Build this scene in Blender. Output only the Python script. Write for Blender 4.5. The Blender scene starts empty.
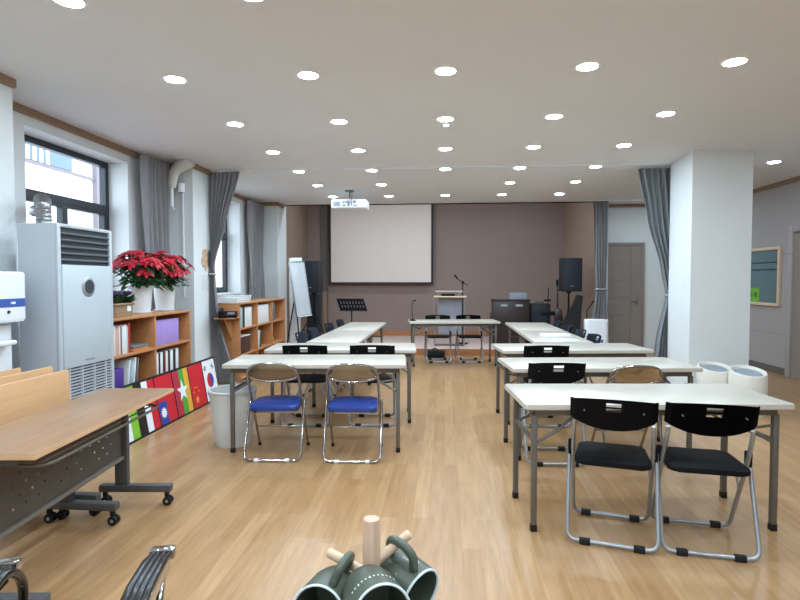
import bpy, bmesh, math, random
from mathutils import Vector, Matrix, Euler
random.seed(7)
PI = math.pi
R = math.radians
scn = bpy.context.scene
COL = scn.collection

# ------------------------------------------------------------------ helpers
def lin(c):
    c /= 255.0
    return c / 12.92 if c <= 0.04045 else ((c + 0.055) / 1.055) ** 2.4

def rgb(r, g, b):
    return (lin(r), lin(g), lin(b), 1.0)

MATS = {}
def mat(name, c, rough=0.5, metal=0.0, var=0.06, scale=6.0, stretch=(1, 1, 1), bump=0.0, bscale=80.0, spec=0.5, coat=0.0):
    """principled material whose colour drifts a little with a noise texture"""
    m = bpy.data.materials.new(name)
    m.use_nodes = True
    nt = m.node_tree
    b = nt.nodes['Principled BSDF']
    b.inputs['Roughness'].default_value = rough
    b.inputs['Metallic'].default_value = metal
    b.inputs['Specular IOR Level'].default_value = spec
    b.inputs['Coat Weight'].default_value = coat
    tc = nt.nodes.new('ShaderNodeTexCoord')
    mp = nt.nodes.new('ShaderNodeMapping')
    mp.inputs['Scale'].default_value = stretch
    nt.links.new(tc.outputs['Object'], mp.inputs['Vector'])
    n = nt.nodes.new('ShaderNodeTexNoise')
    n.inputs['Scale'].default_value = scale
    n.inputs['Detail'].default_value = 4
    nt.links.new(mp.outputs['Vector'], n.inputs['Vector'])
    rp = nt.nodes.new('ShaderNodeValToRGB')
    col = rgb(*c)
    rp.color_ramp.elements[0].position = 0.3
    rp.color_ramp.elements[1].position = 0.7
    rp.color_ramp.elements[0].color = tuple(max(0, x * (1 - var)) for x in col[:3]) + (1,)
    rp.color_ramp.elements[1].color = tuple(min(1, x * (1 + var)) for x in col[:3]) + (1,)
    nt.links.new(n.outputs['Fac'], rp.inputs['Fac'])
    nt.links.new(rp.outputs['Color'], b.inputs['Base Color'])
    if bump > 0:
        n2 = nt.nodes.new('ShaderNodeTexNoise')
        n2.inputs['Scale'].default_value = bscale
        nt.links.new(tc.outputs['Object'], n2.inputs['Vector'])
        bp = nt.nodes.new('ShaderNodeBump')
        bp.inputs['Strength'].default_value = bump
        bp.inputs['Distance'].default_value = 0.01
        nt.links.new(n2.outputs['Fac'], bp.inputs['Height'])
        nt.links.new(bp.outputs['Normal'], b.inputs['Normal'])
    MATS[name] = m
    return m

def brick_mat(name, c1, c2, mortar, bw, bh, msize, rot=(0, 0, 0), rough=0.5, offset=0.5, grain=0.0, gstretch=(1, 1, 1), bias=0.0, spec=0.5, bumpm=0.0):
    m = bpy.data.materials.new(name)
    m.use_nodes = True
    nt = m.node_tree
    b = nt.nodes['Principled BSDF']
    b.inputs['Roughness'].default_value = rough
    b.inputs['Specular IOR Level'].default_value = spec
    tc = nt.nodes.new('ShaderNodeTexCoord')
    mp = nt.nodes.new('ShaderNodeMapping')
    mp.inputs['Rotation'].default_value = rot
    nt.links.new(tc.outputs['Object'], mp.inputs['Vector'])
    br = nt.nodes.new('ShaderNodeTexBrick')
    br.offset = offset
    br.inputs['Color1'].default_value = rgb(*c1)
    br.inputs['Color2'].default_value = rgb(*c2)
    br.inputs['Mortar'].default_value = rgb(*mortar)
    br.inputs['Scale'].default_value = 1.0
    br.inputs['Mortar Size'].default_value = msize
    br.inputs['Mortar Smooth'].default_value = 0.3
    br.inputs['Bias'].default_value = bias
    br.inputs['Brick Width'].default_value = bw
    br.inputs['Row Height'].default_value = bh
    nt.links.new(mp.outputs['Vector'], br.inputs['Vector'])
    out = br.outputs['Color']
    if grain > 0:
        mp2 = nt.nodes.new('ShaderNodeMapping')
        mp2.inputs['Scale'].default_value = gstretch
        nt.links.new(tc.outputs['Object'], mp2.inputs['Vector'])
        n = nt.nodes.new('ShaderNodeTexNoise')
        n.inputs['Scale'].default_value = 1.0
        n.inputs['Detail'].default_value = 6
        n.inputs['Roughness'].default_value = 0.6
        nt.links.new(mp2.outputs['Vector'], n.inputs['Vector'])
        rp = nt.nodes.new('ShaderNodeValToRGB')
        rp.color_ramp.elements[0].position = 0.25
        rp.color_ramp.elements[1].position = 0.75
        rp.color_ramp.elements[0].color = (1 - grain, 1 - grain * 1.1, 1 - grain * 1.25, 1)
        rp.color_ramp.elements[1].color = (1, 1, 1, 1)
        nt.links.new(n.outputs['Fac'], rp.inputs['Fac'])
        mx = nt.nodes.new('ShaderNodeMix')
        mx.data_type = 'RGBA'
        mx.blend_type = 'MULTIPLY'
        mx.inputs[0].default_value = 1.0
        nt.links.new(out, mx.inputs[6])
        nt.links.new(rp.outputs['Color'], mx.inputs[7])
        out = mx.outputs[2]
        rr = nt.nodes.new('ShaderNodeMapRange')
        rr.inputs['To Min'].default_value = rough - 0.06
        rr.inputs['To Max'].default_value = rough + 0.08
        nt.links.new(n.outputs['Fac'], rr.inputs['Value'])
        nt.links.new(rr.outputs['Result'], b.inputs['Roughness'])
    nt.links.new(out, b.inputs['Base Color'])
    if bumpm > 0:
        bp = nt.nodes.new('ShaderNodeBump')
        bp.inputs['Strength'].default_value = bumpm
        bp.inputs['Distance'].default_value = 0.003
        bp.invert = True
        nt.links.new(br.outputs['Fac'], bp.inputs['Height'])
        nt.links.new(bp.outputs['Normal'], b.inputs['Normal'])
    MATS[name] = m
    return m

def emit_mat(name, c, strength):
    m = bpy.data.materials.new(name)
    m.use_nodes = True
    nt = m.node_tree
    nt.nodes.remove(nt.nodes['Principled BSDF'])
    e = nt.nodes.new('ShaderNodeEmission')
    e.inputs['Color'].default_value = c
    e.inputs['Strength'].default_value = strength
    nt.links.new(e.outputs[0], nt.nodes['Material Output'].inputs['Surface'])
    MATS[name] = m
    return m

def glass_mat(name, tint):
    m = bpy.data.materials.new(name)
    m.use_nodes = True
    nt = m.node_tree
    nt.nodes.remove(nt.nodes['Principled BSDF'])
    t = nt.nodes.new('ShaderNodeBsdfTransparent')
    t.inputs['Color'].default_value = tint
    g = nt.nodes.new('ShaderNodeBsdfGlossy')
    g.inputs['Roughness'].default_value = 0.02
    f = nt.nodes.new('ShaderNodeLayerWeight')
    f.inputs['Blend'].default_value = 0.5
    pw = nt.nodes.new('ShaderNodeMath')
    pw.operation = 'POWER'
    pw.inputs[1].default_value = 5.0
    nt.links.new(f.outputs['Facing'], pw.inputs[0])
    mx = nt.nodes.new('ShaderNodeMixShader')
    nt.links.new(pw.outputs[0], mx.inputs[0])
    nt.links.new(t.outputs[0], mx.inputs[1])
    nt.links.new(g.outputs[0], mx.inputs[2])
    nt.links.new(mx.outputs[0], nt.nodes['Material Output'].inputs['Surface'])
    MATS[name] = m
    return m

I4 = Matrix.Identity(4)
class MB:
    """collects shapes into one mesh"""
    def __init__(self):
        self.bm = bmesh.new()
    def _t(self, vs, M):
        if M is not None:
            for v in vs:
                v.co = M @ v.co
    def box(self, x0, x1, y0, y1, z0, z1, bevel=0.0, M=None, seg=2):
        bm = self.bm
        co = [(x, y, z) for z in (z0, z1) for y in (y0, y1) for x in (x0, x1)]
        vs = [bm.verts.new(c) for c in co]
        fs = [bm.faces.new([vs[i] for i in f]) for f in ((0, 2, 3, 1), (4, 5, 7, 6), (0, 1, 5, 4), (2, 6, 7, 3), (0, 4, 6, 2), (1, 3, 7, 5))]
        if bevel > 0:
            es = list({e for f in fs for e in f.edges})
            r = bmesh.ops.bevel(bm, geom=es, offset=bevel, segments=seg, affect='EDGES', profile=0.5)
            vs = list({v for f in r['faces'] for v in f.verts} | {v for v in vs if v.is_valid})
        self._t(vs, M)
        return self
    def prism(self, poly, z0, z1, bevel=0.0, M=None, seg=2):
        """polygon in XY (counter-clockwise) extruded from z0 to z1"""
        bm = self.bm
        lo = [bm.verts.new((x, y, z0)) for x, y in poly]
        hi = [bm.verts.new((x, y, z1)) for x, y in poly]
        n = len(poly)
        fb = bm.faces.new(lo[::-1])
        ft = bm.faces.new(hi)
        for i in range(n):
            j = (i + 1) % n
            bm.faces.new((lo[i], lo[j], hi[j], hi[i]))
        vs = lo + hi
        if bevel > 0:
            es = list(fb.edges) + list(ft.edges)
            r = bmesh.ops.bevel(bm, geom=es, offset=bevel, segments=seg, affect='EDGES', profile=0.5)
            vs = list({v for f in r['faces'] for v in f.verts} | {v for v in vs if v.is_valid})
        self._t(vs, M)
        return self
    def tube(self, pts, r, seg=10, closed=False, M=None):
        bm = self.bm
        P = [Vector(p) for p in pts]
        n = len(P)
        rs = r if isinstance(r, (list, tuple)) else [r] * n
        rings = []
        up = None
        for i in range(n):
            a = P[(i - 1) % n] if (closed or i > 0) else P[i]
            b = P[(i + 1) % n] if (closed or i < n - 1) else P[i]
            t = (b - a).normalized()
            if up is None:
                up = Vector((0, 0, 1)) if abs(t.z) < 0.9 else Vector((1, 0, 0))
            s = t.cross(up)
            if s.length < 1e-4:
                s = t.cross(Vector((0, 1, 0)))
            s.normalize()
            up = s.cross(t).normalized()
            rings.append([bm.verts.new(P[i] + (s * math.cos(k * 2 * PI / seg) + up * math.sin(k * 2 * PI / seg)) * rs[i]) for k in range(seg)])
        m = n if closed else n - 1
        for i in range(m):
            A, B = rings[i], rings[(i + 1) % n]
            for k in range(seg):
                bm.faces.new((A[k], A[(k + 1) % seg], B[(k + 1) % seg], B[k]))
        if not closed:
            bm.faces.new(rings[0][::-1])
            bm.faces.new(rings[-1])
        self._t([v for q in rings for v in q], M)
        return self
    def cyl(self, p0, p1, r, seg=20, r1=None, M=None):
        return self.tube([p0, p1], [r, r if r1 is None else r1], seg=seg, M=M)
    def lathe(self, prof, c=(0, 0, 0), seg=32, M=None):
        bm = self.bm
        rings = []
        for r, z in prof:
            if r < 1e-6:
                rings.append([bm.verts.new((c[0], c[1], c[2] + z))])
            else:
                rings.append([bm.verts.new((c[0] + r * math.cos(k * 2 * PI / seg), c[1] + r * math.sin(k * 2 * PI / seg), c[2] + z)) for k in range(seg)])
        for A, B in zip(rings, rings[1:]):
            if len(A) == 1 and len(B) == 1:
                continue
            for k in range(seg):
                j = (k + 1) % seg
                if len(A) == 1:
                    bm.faces.new((A[0], B[j], B[k]))
                elif len(B) == 1:
                    bm.faces.new((A[k], A[j], B[0]))
                else:
                    bm.faces.new((A[k], A[j], B[j], B[k]))
        self._t([v for q in rings for v in q], M)
        return self
    def grid(self, fn, us, vs, skip=(), thick=0.0, M=None):
        """surface fn(u, v) over the given parameter lists; cells in skip (i, j) stay open; solidified by thick"""
        bm = self.bm
        V = [[bm.verts.new(fn(u, v)) for v in vs] for u in us]
        fs = []
        for i in range(len(us) - 1):
            for j in range(len(vs) - 1):
                if (i, j) in skip:
                    continue
                fs.append(bm.faces.new((V[i][j], V[i + 1][j], V[i + 1][j + 1], V[i][j + 1])))
        allv = {v for q in V for v in q}
        for v in list(allv):
            if not v.link_faces:
                allv.discard(v)
                bm.verts.remove(v)
        if thick:
            r = bmesh.ops.solidify(bm, geom=fs, thickness=thick)
            allv |= {g for g in r['geom'] if isinstance(g, bmesh.types.BMVert)}
        self._t(allv, M)
        return self
    def leaf(self, p, d, n, ln, w, droop=0.0):
        """pointed leaf blade from p along d, facing n"""
        bm = self.bm
        p, d, n = Vector(p), Vector(d).normalized(), Vector(n)
        s = d.cross(n)
        if s.length < 1e-3:
            s = d.cross(Vector((1, 0, 0)))
        s.normalize()
        n = s.cross(d).normalized()
        a = bm.verts.new(p)
        m1 = p + d * ln * 0.35
        m2 = p + d * ln * 0.7 - Vector((0, 0, droop * 0.4))
        tp = bm.verts.new(p + d * ln - Vector((0, 0, droop)))
        l1, r1 = bm.verts.new(m1 + s * w * 0.5 + n * w * 0.1), bm.verts.new(m1 - s * w * 0.5 + n * w * 0.1)
        l2, r2 = bm.verts.new(m2 + s * w * 0.4 + n * w * 0.08), bm.verts.new(m2 - s * w * 0.4 + n * w * 0.08)
        c1, c2 = bm.verts.new(m1), bm.verts.new(m2)
        for f in ((a, c1, l1), (a, r1, c1), (l1, c1, c2, l2), (c1, r1, r2, c2), (l2, c2, tp), (c2, r2, tp)):
            bm.faces.new(f)
        return self
    def build(self, name, m, parent=None, smooth=38, recalc=True):
        bm = self.bm
        if recalc:
            bmesh.ops.recalc_face_normals(bm, faces=bm.faces[:])
        me = bpy.data.meshes.new(name)
        bm.to_mesh(me)
        bm.free()
        if smooth:
            me.shade_smooth()
            me.set_sharp_from_angle(angle=R(smooth))
        me.materials.append(MATS[m] if isinstance(m, str) else m)
        o = bpy.data.objects.new(name, me)
        COL.objects.link(o)
        if parent is not None:
            o.parent = parent
        return o

def tag(o, label=None, cat=None, group=None, kind=None):
    if label: o['label'] = label
    if cat: o['category'] = cat
    if group: o['group'] = group
    if kind: o['kind'] = kind
    return o

def thing(name, label, cat, loc=(0, 0, 0), rz=0.0, group=None):
    o = bpy.data.objects.new(name, None)
    o.empty_display_size = 0.1
    COL.objects.link(o)
    o.location = loc
    o.rotation_euler = (0, 0, rz)
    return tag(o, label, cat, group)

def struct(o):
    o['kind'] = 'structure'
    return o

def dup(root, loc, rz, label=None, group=None):
    r = root.copy()
    COL.objects.link(r)
    r.location = loc
    r.rotation_euler = (0, 0, rz)
    if label: r['label'] = label
    if group: r['group'] = group
    for ch in list(root.children):
        c = ch.copy()
        COL.objects.link(c)
        c.parent = r
        for g in list(ch.children):
            d = g.copy()
            COL.objects.link(d)
            d.parent = c
    return r

def rrect(w, d, r, n=5, cx=0, cy=0):
    pts = []
    for sx, sy, a0 in ((1, 1, 0), (-1, 1, 90), (-1, -1, 180), (1, -1, 270)):
        for k in range(n + 1):
            a = R(a0 + 90 * k / n)
            pts.append((cx + sx * (w / 2 - r) + r * math.cos(a), cy + sy * (d / 2 - r) + r * math.sin(a)))
    return pts

def arc(c, r, a0, a1, n, ax=(1, 0, 0), ay=(0, 0, 1)):
    c, ax, ay = Vector(c), Vector(ax), Vector(ay)
    return [c + ax * r * math.cos(R(a0 + (a1 - a0) * k / n)) + ay * r * math.sin(R(a0 + (a1 - a0) * k / n)) for k in range(n + 1)]

def soften(pts, r=0.03, n=4):
    """round the inner corners of a polyline"""
    P = [Vector(p) for p in pts]
    out = [P[0]]
    for a, b, c in zip(P, P[1:], P[2:]):
        d1, d2 = (a - b), (c - b)
        q = min(r, d1.length * 0.45, d2.length * 0.45)
        s, e = b + d1.normalized() * q, b + d2.normalized() * q
        for k in range(n + 1):
            t = k / n
            out.append(s * (1 - t) ** 2 + b * 2 * t * (1 - t) + e * t * t)
    out.append(P[-1])
    return out

# ------------------------------------------------------------------ materials
brick_mat('oak_floor', (192, 153, 110), (176, 136, 93), (150, 114, 78), 0.95, 0.095, 0.0008, rot=(0, 0, R(90)), rough=0.30, offset=0.37, grain=0.34, gstretch=(34, 2.6, 1), spec=0.5)
mat('ceiling_paint', (226, 226, 226), 0.9, var=0.015, scale=1.0)
mat('white_paint', (226, 230, 230), 0.75, var=0.015, scale=2.0)
mat('brown_trim', (150, 120, 94), 0.55, var=0.08, stretch=(1, 1, 12))
brick_mat('mauve_panel', (150, 131, 122), (147, 128, 119), (138, 120, 111), 1.2, 0.6, 0.004, rot=(R(90), 0, 0), rough=0.85, offset=0.0)
brick_mat('tan_panel', (150, 127, 110), (147, 124, 107), (134, 112, 97), 1.2, 0.6, 0.004, rot=(R(90), 0, R(90)), rough=0.85, offset=0.0)
brick_mat('grey_panel', (172, 166, 164), (166, 160, 158), (146, 140, 138), 1.2, 0.6, 0.005, rot=(R(90), 0, R(90)), rough=0.7, offset=0.5)
mat('stage_carpet', (206, 180, 170), 0.95, var=0.05, scale=40)
mat('riser_wood', (178, 118, 72), 0.5, var=0.1, stretch=(1, 8, 8))
mat('dark_trim', (104, 96, 90), 0.6)
mat('door_brown', (146, 135, 127), 0.5, var=0.05, stretch=(8, 8, 1))
mat('window_frame', (34, 40, 48), 0.4)
glass_mat('clear_glass', (0.95, 0.98, 1.0, 1))
mat('frosted_teal', (98, 124, 128), 0.25, var=0.03)
mat('pale_wood', (222, 198, 168), 0.5, var=0.05)
mat('facade_white', (236, 238, 240), 0.8)
mat('facade_brick', (120, 112, 116), 0.8)
mat('facade_glass', (84, 106, 134), 0.3)
mat('white_laminate', (192, 185, 172), 0.28, var=0.01)
mat('laminate_edge', (196, 188, 174), 0.4)
mat('dark_steel', (112, 107, 100), 0.42, metal=0.35)
mat('silver_steel', (168, 171, 174), 0.35, metal=0.6)
mat('chrome', (176, 174, 170), 0.10, metal=1.0, var=0.01)
mat('chrome_plate', (206, 198, 186), 0.14, metal=1.0, var=0.02)
mat('black_plastic', (17, 18, 22), 0.5, bump=0.1, bscale=300, spec=0.14)
mat('navy_plastic', (40, 48, 60), 0.45)
mat('black_gloss', (14, 15, 18), 0.16)
mat('black_rubber', (16, 16, 17), 0.7)
mat('black_mesh', (20, 21, 25), 0.7, bump=0.2, bscale=400)
mat('blue_vinyl', (40, 66, 146), 0.4, bump=0.08, bscale=200)
mat('beech', (186, 128, 80), 0.5, var=0.07, stretch=(2, 2, 10), scale=3)
mat('beech_dark', (166, 112, 70), 0.6, var=0.07)
mat('walnut_top', (154, 119, 90), 0.34, var=0.12, stretch=(14, 1.2, 14), scale=3)
mat('board_wood', (206, 160, 114), 0.5, var=0.05, stretch=(6, 0.8, 6))
mat('wood_edge', (212, 172, 132), 0.5, var=0.05)
mat('charcoal_metal', (88, 88, 88), 0.45, metal=0.2)
mat('panel_grey', (128, 122, 114), 0.45, metal=0.2)
mat('white_plastic', (232, 235, 238), 0.35, var=0.01)
mat('cream_plastic', (228, 224, 212), 0.4, var=0.01)
mat('ac_body', (182, 188, 194), 0.4, var=0.01)
mat('ac_front', (188, 198, 204), 0.3, var=0.01)
mat('louver_grey', (98, 104, 110), 0.5)
mat('ac_dark', (48, 52, 58), 0.6)
mat('grey_text', (130, 138, 146), 0.6)
mat('blue_band', (62, 92, 166), 0.35)
mat('foil', (150, 150, 150), 0.3, metal=0.9, bump=0.8, bscale=40)
mat('pipe_wrap', (214, 212, 204), 0.7, bump=0.4, bscale=30)
mat('curtain_grey', (186, 184, 186), 0.85, var=0.05, scale=20, bump=0.15, bscale=300)
mat('curtain_teal', (168, 174, 176), 0.8, var=0.05, scale=20)
mat('red_bract', (186, 24, 44), 0.6, var=0.35, scale=30)
mat('leaf_green', (46, 84, 44), 0.5, var=0.3, scale=20)
mat('soil', (60, 44, 34), 0.95)
mat('wicker', (150, 124, 92), 0.7, var=0.25, scale=60, bump=0.5, bscale=90)
mat('purple_leaf', (122, 92, 140), 0.6, var=0.2, scale=30)
mat('paper_white', (236, 236, 232), 0.7, var=0.01)
mat('paper_blue', (196, 212, 226), 0.7, var=0.02)
for nm, c in (('bk_purple', (168, 142, 208)), ('bk_deep', (82, 54, 140)), ('bk_white', (228, 228, 226)), ('bk_cream', (220, 208, 192)), ('bk_pink', (214, 164, 158)), ('bk_red', (176, 44, 42)),
              ('bk_black', (32, 32, 36)), ('bk_grey', (112, 112, 116)), ('bk_orange', (206, 128, 70)), ('bk_teal', (168, 194, 196)), ('bk_maroon', (74, 44, 42)), ('bk_yellow', (206, 170, 60)), ('bk_blue', (88, 116, 176))):
    mat(nm, c, 0.55, var=0.03)
mat('fl_red', (200, 30, 44), 0.5, var=0.02)
mat('fl_dark_red', (178, 44, 66), 0.5, var=0.02)
mat('fl_green', (74, 160, 56), 0.5, var=0.02)
mat('fl_lime', (124, 186, 50), 0.5, var=0.02)
mat('fl_yellow', (222, 168, 58), 0.5, var=0.02)
mat('fl_white', (232, 234, 238), 0.5, var=0.01)
mat('fl_black', (22, 22, 25), 0.5)
mat('fl_blue', (46, 66, 152), 0.5, var=0.02)
mat('fl_gold', (214, 160, 60), 0.5)
mat('bin_grey', (222, 224, 222), 0.45, var=0.01)
mat('cushion_grey', (142, 150, 156), 0.9, bump=0.2, bscale=200)
mat('screen_cloth', (236, 222, 212), 0.9, var=0.01)
mat('board_white', (196, 200, 204), 0.25, var=0.01)
mat('speaker_black', (26, 28, 34), 0.6, bump=0.2, bscale=300)
mat('speaker_grille', (34, 38, 48), 0.75, bump=0.5, bscale=500)
mat('piano_brown', (44, 30, 27), 0.35, var=0.1)
mat('guitar_brown', (48, 34, 28), 0.3)
mat('acrylic_grey', (146, 148, 158), 0.5)
mat('bag_black', (20, 20, 22), 0.8, bump=0.3, bscale=60)
mat('green_sign', (118, 186, 66), 0.5)
mat('ink_black', (20, 26, 20), 0.7)
mat('mug_green', (72, 80, 66), 0.42, var=0.05, coat=0.1)
mat('mug_rim', (206, 214, 212), 0.35)
mat('peg_wood', (216, 186, 158), 0.6, var=0.05, stretch=(20, 20, 2))
mat('post_wood', (196, 162, 136), 0.6, var=0.12, stretch=(60, 60, 3), scale=2)
mat('brown_stain', (206, 172, 142), 0.9, var=0.3, scale=25)
mat('lamp_ring', (238, 238, 236), 0.5)
emit_mat('lamp_glow', (0.70, 0.86, 1.0, 1), LAMP := 240.0)

# ------------------------------------------------------------------ room shell
HC = 2.9
def sbox(name, m, x0, x1, y0, y1, z0, z1, bevel=0.0, parent=None):
    return struct(MB().box(x0, x1, y0, y1, z0, z1, bevel).build(name, m, parent)) if parent is None else MB().box(x0, x1, y0, y1, z0, z1, bevel).build(name, m, parent)

sbox('floor', 'oak_floor', -4.0, 5.3, -2.2, 13.0, -0.12, 0.0)
sbox('ceiling', 'ceiling_paint', -3.6, 5.3, -2.2, 10.75, HC, HC + 0.1)
sbox('ceiling_back_right', 'ceiling_paint', 2.92, 5.3, 10.75, 11.2, HC, HC + 0.1)
sbox('wall_back', 'mauve_panel', -3.6, 3.2, 12.65, 12.85, -0.1, 3.6)
sbox('wall_stage_left', 'tan_panel', -3.5, -3.24, 10.83, 12.65, 0.0, 3.6)
struct(MB().prism([(2.917, 10.62), (2.96, 10.62), (2.96, 12.65), (2.664, 12.65)], 0.0, 3.6).build('wall_stage_right', 'tan_panel'))
sbox('wall_stage_lintel', 'mauve_panel', -3.4, 3.1, 10.6, 10.75, HC, 3.6)
sbox('ceiling_stage', 'ceiling_paint', -3.6, 3.2, 10.7, 12.9, 3.5, 3.6)
sbox('wall_back_right', 'white_paint', 2.98, 5.3, 11.05, 11.2, 0.0, HC)
sbox('wall_jamb_right', 'white_paint', 2.92, 3.06, 10.58, 11.05, 0.0, HC)
sbox('wall_right', 'grey_panel', 5.05, 5.25, -2.2, 11.1, 0.0, HC)
sbox('wall_front', 'white_paint', -3.6, 5.3, -2.3, -2.1, 0.0, HC)
# stage platform: carpet top and wooden riser
stg = MB().box(-3.24, 2.93, 10.28, 12.65, 0.1, 0.12).build('floor_stage', 'stage_carpet'); struct(stg)
sbox('trim_1', 'riser_wood', -3.24, 2.93, 10.25, 10.28, 0.0, 0.122)
sbox('baseboard_back', 'riser_wood', -3.24, 2.67, 12.63, 12.65, 0.12, 0.24)
sbox('baseboard_right', 'dark_trim', 5.03, 5.05, 8.45, 11.05, 0.0, 0.1)
sbox('trim_2', 'dark_trim', -2.9, -2.74, 12.61, 12.65, 0.12, 3.5)
sbox('trim_3', 'tan_panel', -2.86, -2.76, 12.56, 12.61, 0.12, 1.15, 0.004)
# left side: pillars and the wall with its two window openings
sbox('wall_left_pillar_near', 'white_paint', -3.9, -3.2, -2.2, 3.842, 0.0, HC)
sbox('wall_left_pillar_middle', 'white_paint', -3.9, -3.2, 6.735, 7.30, 0.0, HC)
sbox('wall_left_pillar_far', 'white_paint', -3.9, -3.2, 10.25, 10.83, 0.0, HC)
W1 = (4.443, 5.97, 1.0, 2.75)
W2 = (7.85, 9.36, 1.2, 2.75)
wl = MB()
for a, b, w in ((3.842, 6.735, W1), (7.30, 10.25, W2)):
    wl.box(-3.92, -3.6, a, w[0], 0, HC)
    wl.box(-3.92, -3.6, w[1], b, 0, HC)
    wl.box(-3.92, -3.6, w[0], w[1], 0, w[2])
    wl.box(-3.92, -3.6, w[0], w[1], w[3], HC)
struct(wl.build('wall_left', 'white_paint'))
sbox('ceiling_edge', 'ceiling_paint', -3.95, -3.6, -2.2, 10.83, HC, HC + 0.1)
# crown moulding following the left wall and its pillars
def crown(name, pts):
    m = MB()
    for (x0, y0), (x1, y1) in zip(pts, pts[1:]):
        if abs(x0 - x1) < 1e-4:
            m.box(x0, x0 + 0.035, y0, y1, HC - 0.062, HC - 0.001)
        else:
            m.box(min(x0, x1), max(x0, x1) + 0.035, y0 - 0.035 if x1 > x0 else y0, y0 if x1 > x0 else y0 + 0.035, HC - 0.062, HC - 0.001)
    return struct(m.build(name, 'brown_trim'))
crown('trim_4', [(-3.2, -2.1), (-3.2, 3.842)])
crown('trim_5', [(-3.6, 3.842), (-3.6, 6.70), ])
crown('trim_6', [(-3.6, 6.735), (-3.2, 6.735), (-3.2, 7.30)])
crown('trim_7', [(-3.6, 7.335), (-3.6, 10.21)])
crown('trim_8', [(-3.6, 10.25), (-3.2, 10.25), (-3.2, 10.6)])
sbox('trim_9', 'brown_trim', 5.01, 5.05, -2.1, 11.05, HC - 0.06, HC - 0.001)
sbox('trim_10', 'brown_trim', 3.06, 5.01, 11.01, 11.05, HC - 0.06, HC - 0.001)
# right pillar
struct(MB().prism([(2.815, 6.53), (3.505, 6.585), (3.57, 7.40), (2.895, 7.345)], 0.0, HC).build('wall_right_pillar', 'white_paint'))

# windows
def window(n, w, ytr, mull):
    y0, y1, z0, z1 = w
    x0, x1 = -3.9, -3.83
    root = bpy.data.objects.new('window_%d' % n, None); COL.objects.link(root); struct(root)
    f = MB()
    f.box(x0, x1, y0, y1, z0, z0 + 0.06).box(x0, x1, y0, y1, z1 - 0.06, z1)
    f.box(x0, x1, y0, y0 + 0.06, z0 + .06, z1 - .06).box(x0, x1, y1 - 0.06, y1, z0 + .06, z1 - .06)
    f.box(x0 + .003, x1 + .012, y0 + 0.06, y1 - 0.06, ytr - 0.035, ytr + 0.035)
    f.build('window_frame', 'window_frame', root)
    s = MB()
    for a, b in ((y0 + 0.06, mull), (mull, y1 - 0.06)):
        za, zb = z0 + 0.06, ytr - 0.035
        s.box(x0 + .01, x1 + .005, a, a + 0.04, za, zb).box(x0 + .01, x1 + .005, b - 0.04, b, za, zb)
        s.box(x0 + .01, x1 + .005, a + .04, b - .04, za, za + 0.04).box(x0 + .01, x1 + .005, a + .04, b - .04, zb - 0.04, zb)
    s.build('window_sash', 'window_frame', root)
    MB().box(-3.872, -3.866, y0 + 0.05, y1 - 0.05, z0 + 0.05, z1 - 0.05).build('pane', 'clear_glass', root)
    MB().box(-3.83, -3.57, y0, y1, z0 - 0.03, z0 + 0.002, 0.004).build('window_sill', 'white_paint', root)
window(1, W1, 2.225, 5.235)
window(2, W2, 2.2, 8.6)
# right wall interior window with frosted glass
w3 = bpy.data.objects.new('window_3', None); COL.objects.link(w3); struct(w3)
f = MB()
y0, y1, z0, z1 = 8.66, 10.2, 1.02, 1.93
f.box(5.01, 5.05, y0, y1, z0, z0 + 0.045, 0.004).box(5.01, 5.05, y0, y1, z1 - 0.045, z1, 0.004)
f.box(5.01, 5.05, y0, y0 + 0.045, z0 + .045, z1 - .045, 0.004).box(5.01, 5.05, y1 - 0.045, y1, z0 + .045, z1 - .045, 0.004)
f.build('window_frame', 'pale_wood', w3)
MB().box(5.035, 5.05, y0 + .045, y1 - .045, z0 + .045, z1 - .045).build('pane', 'frosted_teal', w3)
MB().box(5.028, 5.036, y0 + .045, y1 - .045, 1.685, 1.70).box(5.028, 5.036, y0 + .045, y1 - .045, 1.575, 1.592).build('stripe', 'window_frame', w3)
sg = thing('window_sign', 'small lime green sign with black characters on the frosted window', 'sign', (5.034, 9.36, 1.07))
MB().box(-0.006, 0.0, -0.17, 0.17, 0.0, 0.22).build('sign_plate', 'green_sign', sg)
g = MB()
def stroke(a, b, t=0.008, x=-0.0085):
    (ya, za), (yb, zb) = a, b
    g.box(x, x + 0.003, min(ya, yb) - t / 2, max(ya, yb) + t / 2, min(za, zb) - t / 2, max(za, zb) + t / 2)
for glyph in ((((0.03, 0.15), (0.03, 0.08)), ((0.10, 0.15), (0.045, 0.15)), ((0.10, 0.15), (0.10, 0.085)), ((0.045, 0.085), (0.10, 0.085)), ((0.07, 0.15), (0.07, 0.085))),
              (((-0.09, 0.15), (-0.09, 0.07)), ((-0.04, 0.145), (-0.075, 0.145)), ((-0.04, 0.145), (-0.04, 0.10)), ((-0.02, 0.10), (-0.075, 0.10)), ((-0.05, 0.075), (-0.09, 0.075)), ((-0.03, 0.12), (-0.075, 0.12)))):
    g = MB()
    for st_ in glyph:
        stroke(*st_)
    g.build('character', 'ink_black', sg)

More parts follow.
